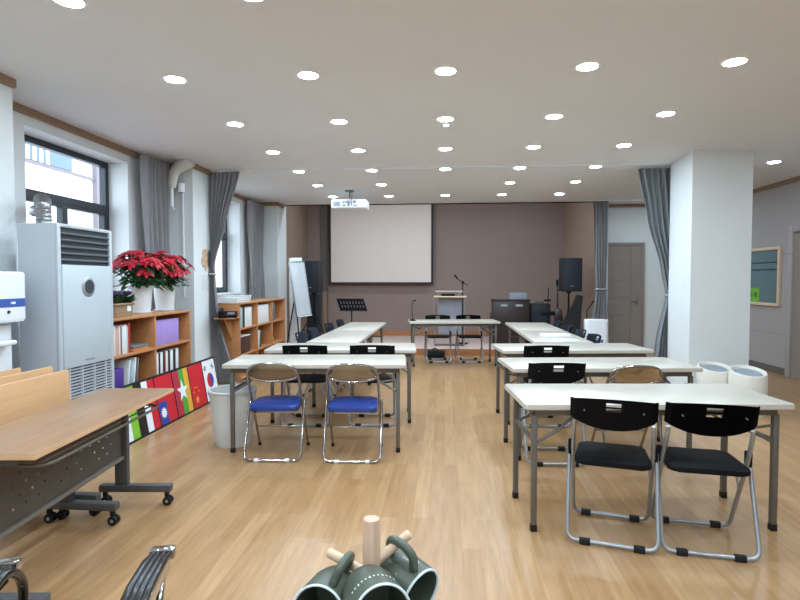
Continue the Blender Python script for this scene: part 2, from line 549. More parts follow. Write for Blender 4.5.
# doors
d1 = bpy.data.objects.new('door_1', None); COL.objects.link(d1); struct(d1)
MB().box(3.12, 3.17, 10.99, 11.05, 0, 2.15, .004).box(3.83, 3.88, 10.99, 11.05, 0, 2.15, .004).box(3.17, 3.83, 10.99, 11.05, 2.10, 2.15, .004).build('door_frame', 'door_brown', d1)
dl = MB().box(3.17, 3.83, 11.01, 11.05, 0.0, 2.10)
for zz in (0.75, 1.10, 1.42, 1.74):
    MB().box(3.25, 3.56, 11.0, 11.011, zz - 0.006, zz + 0.006).build('inlay', 'silver_steel', d1)
dl.box(3.62, 3.63, 11.003, 11.01, 0.02, 2.08)
dl.build('door_leaf', 'door_brown', d1)
MB().cyl((3.73, 11.01, 1.0), (3.73, 10.95, 1.0), 0.012).tube([(3.73, 10.95, 1.0), (3.62, 10.95, 1.0)], 0.01).box(3.70, 3.76, 11.0, 11.012, 0.94, 1.06, 0.004).build('door_handle', 'chrome', d1)
d2 = bpy.data.objects.new('door_2', None); COL.objects.link(d2); struct(d2)
MB().box(4.99, 5.05, 8.33, 8.43, 0, 2.21, .004).box(4.99, 5.05, 7.35, 7.45, 0, 2.21, .004).box(4.99, 5.05, 7.45, 8.33, 2.11, 2.21, .004).build('door_frame', 'grey_panel', d2)
MB().box(5.02, 5.05, 7.45, 8.33, 0.0, 2.11).build('door_leaf', 'door_brown', d2)
MB().cyl((5.02, 7.56, 1.0), (4.96, 7.56, 1.0), 0.012).tube([(4.96, 7.56, 1.0), (4.96, 7.68, 1.0)], 0.01).build('door_handle', 'chrome', d2)

# outside: building across the street seen through the windows
bld = thing('apartment_building', 'pale building across the street seen through the left window', 'building', (-9.0, 12.0, -3.0))
MB().box(-1.0, 0.0, -9, 12, 0, 12).build('facade', 'facade_white', bld)
fw = MB().box(0.0, 0.06, -1.9, 0.52, 7.03, 8.1).build('window', 'facade_glass', bld)
rl = MB()
for k in range(8):
    rl.box(0.06, 0.08, -1.75 + k * 0.2, -1.66 + k * 0.2, 7.03, 7.9)
rl.box(0.06, 0.085, -1.9, -0.2, 7.88, 7.93)
rl.build('railing', 'facade_white', bld)
MB().box(0.0, 0.12, 1.35, 1.9, 0, 12).build('brick_pier', 'facade_brick', bld)
MB().box(0.0, 0.06, -9, 1.35, 6.96, 7.02).build('ledge', 'facade_brick', bld)
sbox('floor_outside', 'facade_brick', -20, -3.95, -10, 30, -3.2, -3.0)

# curtain rails and curtains
def rail(p0, p1, label):
    t = thing('curtain_rail', label, 'curtain rail', p0)
    d = Vector(p1) - Vector(p0)
    w = 0.012
    m = MB()
    m.box(0, d.x, -w, w, -0.02, 0.0) if abs(d.x) > abs(d.y) else m.box(-w, w, 0, d.y, -0.02, 0.0)
    m.build('rail_track', 'white_plastic', t)
rail((-3.18, 7.20, HC), (2.82, 7.20, HC), 'thin ceiling rail crossing the whole room between the left and right pillars')
rail((2.55, 10.42, HC), (4.9, 10.42, HC), 'thin ceiling rail above the tied curtain at the stage corner')

def curtain(name, label, keys, y, pleats, amp, mtl, axis='x', tie=None):
    """keys: (z, a0, a1) from top to bottom; a along x (or y); folds swing across"""
    t = thing(name, label, 'curtain', (0, 0, 0))
    ks = sorted(keys)
    def span(z):
        for (z0, a0, b0), (z1, a1, b1) in zip(ks, ks[1:]):
            if z <= z1:
                s = (z - z0) / (z1 - z0)
                s = s * (0.6 + 0.4 * s * (3 - 2 * s))
                return a0 + (a1 - a0) * s, b0 + (b1 - b0) * s
        return ks[-1][1], ks[-1][2]
    def fn(u, z):
        a, b = span(z)
        p = a + (b - a) * u
        q = y + amp * math.sin(u * pleats * 2 * PI + 0.6 * math.sin(z * 1.7)) + 0.3 * amp * math.sin(u * pleats * 5.1 + z * 2)
        return (p, q, z) if axis == 'x' else (q, p, z)
    us = [k / (pleats * 10) for k in range(pleats * 10 + 1)]
    zt, zb = ks[-1][0], ks[0][0]
    vs = [zb + (zt - zb) * k / 36 for k in range(37)]
    MB().grid(fn, us, vs, thick=0.004).build('cloth', mtl, t, smooth=80)
    if tie:
        a, b = span(tie)
        c, w = (a + b) / 2, (b - a) / 2 + 0.012
        pts = [(c + w * math.cos(k * PI / 10), y + (amp + 0.018) * math.sin(k * PI / 10), tie) for k in range(20)]
        if axis == 'y':
            pts = [(q, p, z) for p, q, z in pts]
        MB().tube(pts, 0.012, closed=True).build('tie_band', mtl, t)
    return t
curtain('curtain', 'grey pleated curtain hanging beside the window behind the red poinsettias', [(0.2, 6.12, 6.62), (2.0, 6.05, 6.6), (2.85, 6.02, 6.6)], -3.45, 6, 0.045, 'curtain_grey', 'y')
curtain('curtain', 'grey curtain tied back against the left pillar, above the telephone', [(0.02, -3.13, -2.84), (0.96, -3.185, -3.09), (1.62, -3.185, -3.13), (2.2, -3.185, -2.96), (2.88, -3.185, -2.75)], 7.2, 7, 0.035, 'curtain_grey', tie=1.5)
curtain('curtain', 'grey curtain hanging straight beside the far left window over the bookcase', [(0.3, 9.55, 10.2), (2.84, 9.5, 10.2)], -3.48, 6, 0.05, 'curtain_grey', 'y')
curtain('curtain', 'blue grey curtain tied back against the left side of the big white pillar', [(0.02, 2.70, 3.12), (0.6, 2.78, 3.08), (1.22, 2.90, 3.05), (1.6, 2.82, 3.08), (2.2, 2.64, 3.1), (2.88, 2.505, 3.12)], 7.42, 7, 0.04, 'curtain_teal', tie=1.22)
curtain('curtain', 'narrow grey curtain tied in the middle beside the grey brown far door', [(0.1, 2.72, 3.07), (0.6, 2.73, 3.04), (1.25, 2.80, 3.0), (1.7, 2.77, 3.0), (2.88, 2.742, 3.0)], 10.42, 5, 0.035, 'curtain_grey', tie=1.25)

# ------------------------------------------------------------------ ceiling lights
lt = None
def light(x, y, label, group=None):
    global lt
    if lt is None:
        lt = thing('ceiling_light', label, 'light', (x, y, HC), 0, group)
        MB().lathe([(0.070, -0.004), (0.084, -0.004), (0.088, 0.0), (0.07, 0.0), (0.070, -0.004)]).build('trim_ring', 'lamp_ring', lt)
        MB().lathe([(0.0, -0.006), (0.06, -0.005), (0.070, -0.002), (0.070, -0.0005)], seg=24).build('diffuser', 'lamp_glow', lt)
    else:
        o = dup(lt, (x, y, HC), 0, label)
        if group: o['group'] = group
        elif 'group' in o: del o['group']
XS = (-1.99, -0.99, 0.0, 0.98, 1.955)
XN = ('leftmost', 'second from left', 'middle', 'fourth from left', 'rightmost')
rows = ((3.93, 'in the row nearest the viewer that shows whole'), (5.09, 'in the second whole row from the viewer'), (6.23, 'in the third row, just before the ceiling rail'),
        (7.36, 'in the fourth row, just past the ceiling rail'), (8.46, 'in the fifth row, the last but one'), (9.62, 'in the sixth row, nearest the stage'))
for i, (y, rn) in enumerate(rows):
    for j, x in enumerate(XS):
        if i == 4 and j == 2:
            continue
        light(x, y, 'round white downlight %s, %s' % (rn, 'third of four' if (i, j) == (4, 3) else XN[j]), 'round recessed ceiling downlights')
light(-1.99, 2.79, 'round white downlight cut by the top edge, at the upper left corner', 'round recessed ceiling downlights')
light(-1.0, 2.80, 'round white downlight cut by the top edge, above the left tables', 'round recessed ceiling downlights')
light(4.11, 7.26, 'round white downlight alone to the right of the white pillar', 'round recessed ceiling downlights')
for y in (-0.7, 0.5, 1.65):
    for x in XS:
        light(x, y, 'round white downlight over the near end of the room', 'downlights over the near end of the room')
for x in XS[2:]:
    light(x, 2.79, 'round white downlight over the near end of the room', 'downlights over the near end of the room')
for x, y in ((4.11, 3.0), (4.11, 5.1), (3.85, 9.9)):
    light(x, y, 'round white downlight over the right aisle', 'downlights over the right aisle')
for x in (-2.2, -0.9, 0.4, 1.7):  # unseen downlights behind the lintel, added to brighten the stage and back wall
    dup(lt, (x, 11.15, 3.5), 0, 'round white downlight added unseen above the stage opening to brighten it', 'unseen downlights added above the stage')
sp = thing('ceiling_detector', 'small round detector on the ceiling just behind the middle downlight', 'detector', (0.006, 5.26, HC))
MB().lathe([(0.0, -0.028), (0.022, -0.028), (0.034, -0.012), (0.04, 0.0)], seg=20).build('housing', 'white_plastic', sp)

# projector
pj = thing('projector', 'white projector hanging from the ceiling in front of the screen', 'projector', (-1.58, 8.9, 2.60))
MB().box(-0.29, 0.29, -0.02, 0.40, 0.0, 0.15, 0.025, seg=3).build('body', 'white_plastic', pj)
pp = MB().box(-0.25, -0.14, -0.026, -0.018, 0.03, 0.11)
for a, b, c, d in ((-0.10, -0.07, .08, .11), (-0.06, -0.03, .08, .11), (-0.10, -0.05, .03, .06), (-0.02, 0.02, .03, .12), (0.04, 0.06, .04, .10), (0.08, 0.14, .03, .05), (0.08, 0.12, .08, .12)):
    pp.box(a, b, -0.026, -0.018, c, d)
pp.build('port', 'grey_text', pj)
MB().cyl((0, 0.1, 0.15), (0, 0.1, 0.29), 0.018).box(-0.07, 0.07, 0.03, 0.17, 0.286, 0.3).build('ceiling_mount', 'dark_steel', pj)
MB().tube(soften([(0.03, 0.0, 0.07), (0.05, -0.05, 0.12), (0.06, 0.0, 0.22), (0.03, 0.08, 0.298)], 0.05), 0.006).build('cable', 'black_rubber', pj)

# screen
ps = thing('projection_screen', 'large pulled down white projection screen with black border', 'screen', (-1.48, 12.52, 0.0))
MB().box(-1.16, 1.16, -0.004, 0.0, 1.37, 3.3).build('screen_cloth', 'screen_cloth', ps)
MB().box(-1.21, 1.21, -0.003, 0.002, 1.34, 1.37).box(-1.21, -1.16, -0.003, 0.002, 1.37, 3.3).box(1.16, 1.21, -0.003, 0.002, 1.37, 3.3).build('black_border', 'bk_black', ps)
MB().cyl((-1.22, 0, 1.335), (1.22, 0, 1.335), 0.016).build('bottom_bar', 'bk_black', ps)
MB().box(-1.2, -1.15, 0.05, 0.125, 3.32, 3.40).build('wall_bracket', 'white_plastic', ps)
MB().box(1.15, 1.2, 0.05, 0.125, 3.32, 3.40).build('wall_bracket', 'white_plastic', ps)
MB().box(-1.3, 1.3, -0.06, 0.06, 3.3, 3.42, 0.02).build('roller_case', 'white_plastic', ps)

# ------------------------------------------------------------------ tables
def fold_table(L, W, label, loc, rz, group='white folding tables'):
    t = thing('folding_table', label, 'table', loc, rz, group)
    H = 0.735
    top = MB().prism(rrect(L, W, 0.02), H - 0.03, H, 0.006).build('tabletop', 'white_laminate', t)
    MB().prism(rrect(L + 0.003, W + 0.003, 0.02), H - 0.026, H - 0.012).build('edge_band', 'laminate_edge', top)
    a, b = L / 2 - 0.065, W / 2 - 0.07
    fr = MB()
    for s in (-1, 1):
        fr.box(-a, a, s * b - 0.014, s * b + 0.014, H - 0.075, H - 0.03, 0.003)
        fr.box(s * a - 0.014, s * a + 0.014, -b, b, H - 0.07, H - 0.03, 0.003)
    fr.build('apron_frame', 'dark_steel', t)
    for s in (-1, 1):
        MB().box(s * a - 0.01, s * a + 0.01, -b + .016, b - .016, 0.50, 0.525, 0.003).build('stretcher', 'dark_steel', t)
        for q in (-1, 1):
            lg = MB().box(s * a - 0.016, s * a + 0.016, q * b - 0.016, q * b + 0.016, 0.03, H - 0.07, 0.004).build('leg', 'dark_steel', t)
            MB().box(s * a - 0.018, s * a + 0.018, q * b - 0.018, q * b + 0.018, 0.0, 0.04, 0.004).build('foot_cap', 'black_rubber', lg)
            MB().tube([(s * a - s * 0.005, q * b, 0.50), (s * (a - 0.14), q * b, 0.58), (s * (a - 0.24), q * b, H - 0.06)], 0.009, seg=8).tube([(s * (a - 0.02), q * b, 0.60), (s * (a - 0.14), q * b, 0.585)], 0.008, seg=8).build('folding_brace', 'dark_steel', t)
    return t
tb = fold_table(1.49, 0.61, 'white folding table nearest the viewer on the right, two black chairs drawn up', (1.16, 3.385, 0), R(5.0))
def tcopy(label, loc, rz):
    return dup(tb, loc, rz, label)
tcopy('second white folding table of the right column, with a black and a chrome chair', (1.235, 4.62, 0), R(6.0))
tcopy('third white folding table of the right column, one black chair before it', (1.27, 5.70, 0), R(6.5))
tcopy('white folding table on the left with two blue seated chrome chairs before it', (-1.08, 4.61, 0), R(5.0))
tcopy('white folding table on the left directly behind the one with blue seated chairs', (-1.045, 5.535, 0), R(4.7))
tcopy('white folding table across the far middle, below the stage, with a gooseneck microphone', (0.135, 9.22, 0), R(7.0))
tl = fold_table(1.44, 0.58, 'white folding table set lengthwise on the left, nearer of the pair', (-1.235, 6.60, 0), R(90))
dup(tl, (-1.235, 8.045, 0), R(90), 'white folding table set lengthwise on the left, farther one before the music stand')
tr = fold_table(1.39, 0.64, 'white folding table set lengthwise on the right with papers lying on it', (1.30, 6.80, 0), R(90.5))
dup(tr, (1.295, 8.21, 0), R(90.5), 'white folding table set lengthwise on the right, farther one near the organ')

# ------------------------------------------------------------------ black folding chairs (facing +y, backs towards -y)
def black_chair(plastic, label, loc, rz, group, frame='silver_steel'):
    t = thing('folding_chair', label, 'chair', loc, rz, group)
    # seat
    pts = []
    for x, y in rrect(0.395, 0.37, 0.05, 5):
        k = 1 - 0.10 * ((y + 0.185) / 0.37)
        pts.append((x * k, y + 0.015))
    st = MB().prism(pts, 0.425, 0.452, 0.009).build('seat', plastic, t)
    # backrest with two slots
    us = [-1, -.97, -.9, -.75, -.6, -.45, -.3, -.17, 0, .17, .3, .45, .6, .75, .9, .97, 1]
    vs = [0, .12, .3, .5, .60, .70, .76, .87, .95, 1]
    def back(u, v):
        top = 0.80 - 0.012 * u * u
        bot = 0.622 + 0.058 * min(1, abs(u) ** 2.2)
        z = bot + (top - bot) * v
        y = -0.165 - 0.30 * (z - 0.61) + 0.035 * u * u
        if abs(u) > .96:
            y += 0.02
        return (0.218 * u, y, z)
    skip = set()
    for i, (u0, u1) in enumerate(zip(us, us[1:])):
        if -.18 < u0 and u1 < .18:
            skip.add((i, 4)); skip.add((i, 6))
    bk = MB().grid(back, us, vs, skip, thick=0.014).build('backrest', plastic, t, smooth=50)
    for sx in (-1, 1):
        MB().cyl((sx * 0.145, -0.2155, 0.73), (sx * 0.145, -0.19, 0.73), 0.004, seg=8).build('screw', 'louver_grey', bk)
    # back frame: backrest tubes running down to the front feet
    path = [(-0.198, -0.137, 0.655), (-0.2, -0.122, 0.60), (-0.205, -0.045, 0.45), (-0.207, 0.205, 0.018), (0.207, 0.205, 0.018), (0.205, -0.045, 0.45), (0.2, -0.122, 0.60), (0.198, -0.137, 0.655)]
    MB().tube(soften(path, 0.055, 5), 0.0115, seg=10).build('back_frame', frame, t)
    path = [(-0.226, 0.0, 0.50), (-0.226, -0.19, 0.018), (0.226, -0.19, 0.018), (0.226, 0.0, 0.50)]
    MB().tube(soften(path, 0.055, 5), 0.0115, seg=10).build('rear_leg_frame', frame, t)
    for sx in (-1, 1):
        MB().box(sx * 0.216 - 0.015, sx * 0.216 + 0.015, -0.05, -0.01, 0.44, 0.52, 0.006).build('hinge', 'black_plastic', t)
    for sx in (-1, 1):
        for yy in (-0.19, 0.205):
            MB().box(sx * 0.135 - 0.028, sx * 0.135 + 0.028, yy - 0.015, yy + 0.015, 0.0, 0.034, 0.005).build('rubber_foot', 'black_rubber', t)
    MB().tube([(-0.19, 0.1, 0.425), (-0.206, 0.06, 0.27)], 0.006, seg=6).tube([(0.19, 0.1, 0.425), (0.206, 0.06, 0.27)], 0.006, seg=6).build('seat_link', frame, t)
    return t
GB = 'black plastic folding chairs'
bc = black_chair('black_plastic', 'black folding chair in the right foreground, left one of the nearest pair', (0.932, 3.10, 0), R(-15), GB)
def bcopy(label, x, y, deg):
    return dup(bc, (x, y, 0), R(deg), label, GB)
bcopy('black folding chair in the right foreground, right one of the nearest pair', 1.385, 3.04, -9)
bcopy('black folding chair at the second right table, beside the chrome chair', 0.845, 4.375, 3)
bcopy('black folding chair at the third right table, alone there', 0.965, 5.475, 4)
bcopy('black folding chair between the left tables, behind the left blue seat', -1.36, 5.31, 4)
bcopy('black folding chair between the left tables, behind the right blue seat', -0.71, 5.365, 4)
bcopy('black folding chair behind the far middle table, left one facing the viewer', -0.115, 9.50, 184)
bcopy('black folding chair behind the far middle table, right one facing the viewer', 0.43, 9.55, 186)
GN = 'dark navy folding chairs at the lengthwise tables'
nc = black_chair('navy_plastic', 'dark navy folding chair left of the lengthwise left table, nearest of four', (-1.53, 6.33, 0), R(-90), GN)
for x, y, dg, lb in ((-1.53, 6.93, -88, 'dark navy folding chair left of the lengthwise left table, second of four'),
                     (-1.49, 7.70, -92, 'dark navy folding chair left of the lengthwise left table, third of four'),
                     (-1.47, 8.42, -90, 'dark navy folding chair left of the lengthwise left table, farthest of four'),
                     (1.53, 6.36, 92, 'dark navy folding chair right of the lengthwise right table, nearest of four'),
                     (1.53, 6.98, 90, 'dark navy folding chair right of the lengthwise right table, second of four'),
                     (1.53, 7.70, 88, 'dark navy folding chair right of the lengthwise right table, third of four'),
                     (1.53, 8.40, 90, 'dark navy folding chair right of the lengthwise right table, farthest of four')):
    dup(nc, (x, y, 0), R(dg), lb, GN)

# ------------------------------------------------------------------ chrome chairs with blue seats
def chrome_chair(label, loc, rz, group):
    t = thing('chrome_folding_chair', label, 'chair', loc, rz, group)
    pts = []
    for x, y in rrect(0.40, 0.39, 0.07, 6):
        k = 1 - 0.12 * ((y + 0.195) / 0.39)
        pts.append((x * k, y))
    MB().prism(pts, 0.392, 0.438, 0.018, seg=3).build('seat', 'blue_vinyl', t)
    pts2 = [(x * 0.97, y * 0.97) for x, y in pts]
    MB().prism(pts2, 0.38, 0.392).build('seat_pan', 'chrome', t)
    half = [(-0.207, 0.225, 0.012), (-0.205, 0.0, 0.40), (-0.203, -0.10, 0.57), (-0.2, -0.155, 0.66), (-0.188, -0.19, 0.715), (-0.155, -0.212, 0.75), (-0.10, -0.222, 0.766), (0, -0.226, 0.772)]
    path = half + [(-x, y, z) for x, y, z in half[-2::-1]]
    MB().tube(soften(path, 0.04, 3), 0.011, seg=10).build('back_frame', 'chrome', t)
    low = [(-0.2, -0.163, 0.672), (-0.17, -0.162, 0.645), (-0.10, -0.160, 0.628), (0, -0.158, 0.622), (0.10, -0.160, 0.628), (0.17, -0.162, 0.645), (0.2, -0.163, 0.672)]
    MB().tube(low, 0.009, seg=10).build('lower_back_rail', 'chrome', t)
    def pl(u, v):
        x = 0.192 * u
        a = abs(u)
        zt = 0.770 - 0.10 * a ** 4
        zb = 0.622 + 0.045 * a ** 2.2
        z = zb + (zt - zb) * v
        return (x, -0.158 - (z - 0.622) * 0.45 - 0.008 * math.sin(v * PI), z)
    MB().grid(pl, [k / 8 - 1 for k in range(17)], [k / 6 for k in range(7)], thick=0.003).build('back_plate', 'chrome_plate', t, smooth=60)
    path = [(-0.222, -0.005, 0.455), (-0.222, -0.22, 0.012), (0.222, -0.22, 0.012), (0.222, -0.005, 0.455)]
    MB().tube(soften(path, 0.06, 5), 0.011, seg=10).build('rear_leg_frame', 'chrome', t)
    MB().cyl((-0.206, 0.12, 0.193), (0.206, 0.12, 0.193), 0.006, seg=8).build('stretcher', 'chrome', t)
    for sx in (-1, 1):
        MB().cyl((sx * 0.12 - 0.016, -0.22, 0.015), (sx * 0.12 + 0.016, -0.22, 0.015), 0.015, seg=12).build('glide', 'white_plastic', t)
        MB().cyl((sx * 0.207, 0.227, 0.0), (sx * 0.207, 0.215, 0.03), 0.014, seg=12).build('foot_cap', 'black_rubber', t)
    return t
GC = 'chrome folding chairs'
cc = chrome_chair('chrome folding chair with blue seat, left one at the left table', (-1.36, 4.325, 0), R(4.5), GC)
dup(cc, (-0.73, 4.345, 0), R(4), 'chrome folding chair with blue seat, right one at the left table', GC)
dup(cc, (1.44, 4.43, 0), R(3), 'chrome folding chair at the second right table, only its shiny back showing', GC)

# papers on the right lengthwise table
o = MB().box(-0.15, 0.15, -0.11, 0.11, 0, 0.03, 0.003).build('booklet', 'paper_white'); o.location = (1.33, 6.72, 0.7355); o.rotation_euler = (0, 0, R(12))
tag(o, 'open white booklet lying on the lengthwise right table', 'booklet')
o = MB().box(-0.15, 0.15, -0.11, 0.11, 0, 0.006, 0.001).build('paper_sheet', 'paper_blue'); o.location = (1.36, 6.30, 0.7355); o.rotation_euler = (0, 0, R(5))
tag(o, 'pale blue paper folder in front of the white booklet', 'paper')

# gooseneck microphone on the far middle table
mc = thing('desk_microphone', 'black gooseneck microphone on the left end of the far middle table', 'microphone', (-0.54, 9.13, 0.735))
MB().lathe([(0, 0.03), (0.03, 0.028), (0.05, 0.012), (0.055, 0.0), (0, 0)], seg=20).build('base', 'black_plastic', mc)
MB().tube([(0, 0, 0.02), (-0.008, 0, 0.12), (-0.014, 0, 0.24), (-0.004, -0.01, 0.31), (0.018, -0.02, 0.335)], 0.006).build('gooseneck', 'black_plastic', mc)
MB().tube([(0.018, -0.02, 0.335), (0.03, -0.024, 0.342), (0.055, -0.03, 0.345)], [0.007, 0.013, 0.012]).build('microphone_head', 'black_rubber', mc)

# ------------------------------------------------------------------ stage equipment
# lectern
lc = thing('lectern', 'grey acrylic lectern with pale wooden top on the stage', 'lectern', (0.09, 10.85, 0.12))
MB().box(-0.31, 0.33, -0.22, 0.2, 0.96, 0.985, 0.004).build('shelf', 'pale_wood', lc)
MB().box(-0.28, 0.26, -0.18, 0.2, 1.065, 1.085, 0.004).build('top', 'white_laminate', lc)
MB().box(-0.22, 0.24, 0.0, 0.02, 0.22, 0.96, 0.003).build('front_panel', 'acrylic_grey', lc)
MB().box(-0.24, -0.20, 0.05, 0.09, 0.985, 1.065).box(0.18, 0.22, 0.05, 0.09, 0.985, 1.065).build('spacer', 'silver_steel', lc)
for sx in (-0.29, 0.29):
    MB().tube(soften([(sx, -0.18, 0.96), (sx, -0.18, 0.02), (sx, 0.17, 0.02), (sx, 0.17, 0.96)], 0.03), 0.010).build('side_frame', 'silver_steel', lc)
MB().box(-0.29, 0.29, -0.10, 0.12, 0.0, 0.02, 0.004).build('base', 'dark_steel', lc)
ctl = MB().box(-0.13, 0.13, -0.09, 0.08, 0, 0.045, 0.008).build('mixer', 'black_plastic'); ctl.location = (0.06, 10.76, 1.1055)
tag(ctl, 'black control unit lying inside the lectern below its top', 'mixer')
# microphone stand at the lectern
ms = thing('microphone_stand', 'black boom microphone stand behind the right side of the lectern', 'microphone stand', (0.36, 11.15, 0.12))
MB().lathe([(0, 0.03), (0.10, 0.02), (0.12, 0), (0, 0)], seg=24).build('base', 'black_plastic', ms)
MB().cyl((0, 0, 0.02), (0, 0, 1.24), 0.010).build('pole', 'black_plastic', ms)
MB().cyl((0.10, 0, 1.19), (-0.12, -0.02, 1.33), 0.007).build('boom', 'black_plastic', ms)
MB().tube([(-0.10, -0.02, 1.32), (-0.14, -0.02, 1.37), (-0.17, -0.02, 1.40)], [0.014, 0.018, 0.024]).build('microphone', 'black_rubber', ms)
MB().box(-0.02, 0.02, -0.02, 0.02, 1.22, 1.28, 0.006).build('clamp', 'black_plastic', ms)
# bag on the floor
bg = thing('bag', 'black soft bag on the floor before the stage, behind the far table', 'bag', (-0.18, 9.99, 0))
MB().prism(rrect(0.36, 0.24, 0.10), 0.0, 0.13, 0.055, seg=4).build('body', 'bag_black', bg)
MB().tube(arc((0, 0, 0.12), 0.05, 0, 180, 10), 0.009).build('handle', 'bag_black', bg)
# organ
og = thing('organ', 'dark brown upright organ seen from behind on the stage', 'organ', (1.32, 11.2, 0.12))
MB().box(-0.36, 0.36, -0.19, 0.22, 0.0, 0.88, 0.012).box(-0.36, 0.36, 0.22, 0.52, 0.45, 0.62, 0.01).build('cabinet', 'piano_brown', og)
MB().box(-0.38, 0.38, -0.21, 0.24, 0.88, 0.91, 0.01).build('lid', 'piano_brown', og)
for sx in (-0.14, 0.16):
    MB().box(sx - 0.07, sx + 0.07, -0.203, -0.19, 0.77, 0.81, 0.004).build('handle_plate', 'silver_steel', og)
mrest = MB().box(-0.18, 0.16, 0.06, 0.075, 0.0, 0.13, 0.003).box(-0.18, 0.16, 0.04, 0.10, 0.0, 0.012).build('music_rest', 'acrylic_grey'); mrest.location = (1.5, 11.2, 1.031)
tag(mrest, 'grey sheet music holder standing on the organ lid', 'music rest')
# amplifier next to it
am = thing('amplifier', 'black guitar amplifier box right beside the organ', 'amplifier', (1.93, 11.35, 0.12))
MB().box(-0.2, 0.2, -0.15, 0.15, 0.0, 0.82, 0.012).build('cabinet', 'speaker_black', am)
MB().box(-0.18, 0.18, -0.155, -0.149, 0.03, 0.66, 0.003).build('grille', 'speaker_grille', am)
MB().tube(soften([(-0.08, 0, 0.815), (-0.08, 0, 0.85), (0.08, 0, 0.85), (0.08, 0, 0.815)], 0.02), 0.008).build('handle', 'black_rubber', am)
# microphone stand behind tables
m2 = thing('microphone_stand', 'thin black microphone stand between organ and guitar', 'microphone stand', (1.95, 10.62, 0.12))
for k in range(3):
    a = R(90 + 120 * k)
    MB().tube([(0, 0, 0.12), (0.17 * math.cos(a), 0.17 * math.sin(a), 0.01)], 0.008, seg=8).build('leg', 'black_plastic', m2)
MB().cyl((0, 0, 0.08), (0.02, 0, 1.15), 0.009).build('pole', 'black_plastic', m2)
MB().box(-0.06, 0.07, -0.03, 0.03, 0.89, 0.93, 0.01).build('clip', 'black_plastic', m2)
MB().box(-0.1, 0.14, -0.05, 0.05, 0.62, 0.70, 0.01).build('tray', 'black_plastic', m2)
# guitar on its stand
gt = thing('guitar', 'dark guitar standing upright beside the right loudspeaker', 'guitar', (2.17, 10.6, 0.13))
pts = []
for k in range(40):
    a = 2 * PI * k / 40
    x = 0.15 * math.cos(a) * (1 - 0.22 * math.exp(-((math.sin(a) - 0.15) / 0.3) ** 2) - 0.12 * max(0, math.sin(a)))
    pts.append((x, 0.28 + 0.25 * math.sin(a)))
MB().prism(pts, -0.03, 0.03, 0.008, M=Matrix.Translation((0, 0.05, 0.43)) @ Matrix.Rotation(R(86), 4, 'X') @ Matrix.Scale(0.62, 4)).build('body', 'guitar_brown', gt)
MB().box(-0.018, 0.018, -0.012, 0.012, 0.74, 1.18, 0.005, M=Matrix.Translation((0, 0.10, 0)) @ Matrix.Rotation(R(-4), 4, 'X')).build('neck', 'guitar_brown', gt)
MB().box(-0.024, 0.024, -0.010, 0.010, 1.18, 1.30, 0.005, M=Matrix.Translation((0, 0.10, 0)) @ Matrix.Rotation(R(-4), 4, 'X')).build('headstock', 'black_plastic', gt)
gs = thing('guitar_stand', 'black floor stand holding the dark guitar', 'stand', (2.17, 10.6, 0.12))
MB().tube([(-0.12, -0.12, 0.01), (-0.03, 0.0, 0.30), (0, 0.10, 0.56)], 0.008, seg=8).tube([(0.12, -0.12, 0.01), (0.03, 0.0, 0.30), (0, 0.10, 0.56)], 0.008, seg=8).tube([(0, 0.10, 0.56), (0, 0.22, 0.01)], 0.008, seg=8).tube([(-0.09, 0.0, 0.52), (-0.08, 0.08, 0.52), (0.08, 0.08, 0.52), (0.09, 0.0, 0.52)], 0.008, seg=8).build('frame', 'black_plastic', gs)

# loudspeakers
def speaker(label, loc, rz, w=0.37, d=0.34, h=0.63):
    t = thing('loudspeaker', label, 'speaker', loc, rz)
    pl = [(-w / 2, -d / 2), (w / 2, -d / 2), (w / 2 - 0.06, d / 2), (-w / 2 + 0.06, d / 2)]
    MB().prism(pl, 0, h, 0.012).build('cabinet', 'speaker_black', t)
    MB().box(-w / 2 + 0.02, w / 2 - 0.02, -d / 2 - 0.008, -d / 2 + 0.004, 0.02, h - 0.02, 0.004).build('grille', 'speaker_grille', t)
    MB().box(-0.03, 0.03, -d / 2 - 0.011, -d / 2 - 0.007, 0.10, 0.115).build('badge', 'grey_text', t)
    return t
speaker('black loudspeaker on a stand at the right of the stage', (2.38, 10.75, 1.20), R(8), 0.39, 0.34, 0.64)
speaker('black loudspeaker on a tripod at the left, behind the whiteboard', (-2.55, 10.48, 1.17), R(-14), 0.34, 0.32, 0.62)
def spk_stand(label, loc, h):
    t = thing('speaker_stand', label, 'stand', loc)
    MB().cyl((0, 0, 0.25), (0, 0, h - 0.02), 0.018).build('pole', 'black_plastic', t)
    MB().cyl((0, 0, h - 0.03), (0, 0, h), 0.05).build('top_plate', 'black_plastic', t)
    MB().cyl((0, 0, 0.62), (0, 0, 0.70), 0.03).build('collar', 'black_plastic', t)
    for k in range(3):
        a = R(90 + 120 * k)
        lg = MB().tube([(0.02 * math.cos(a), 0.02 * math.sin(a), 0.66), (0.42 * math.cos(a), 0.42 * math.sin(a), 0.015)], 0.012, seg=8).build('leg', 'black_plastic', t)
        MB().tube([(0.02 * math.cos(a), 0.02 * math.sin(a), 0.28), (0.22 * math.cos(a), 0.22 * math.sin(a), 0.335)], 0.008, seg=8).build('brace', 'black_plastic', t)
    return t
spk_stand('black tripod stand carrying the right loudspeaker', (2.38, 10.75, 0.12), 1.08)
spk_stand('black tripod stand carrying the left loudspeaker', (-2.55, 10.48, 0.12), 1.05)
wb = thing('wedge_speaker', 'smaller black speaker box below the left loudspeaker', 'speaker', (-2.73, 11.2, 0.12))
MB().box(-0.12, 0.12, -0.14, 0.14, 0.0, 1.02, 0.012).build('cabinet', 'speaker_black', wb)
MB().box(-0.10, 0.10, -0.147, -0.139, 0.5, 0.98, 0.003).build('grille', 'speaker_grille', wb)
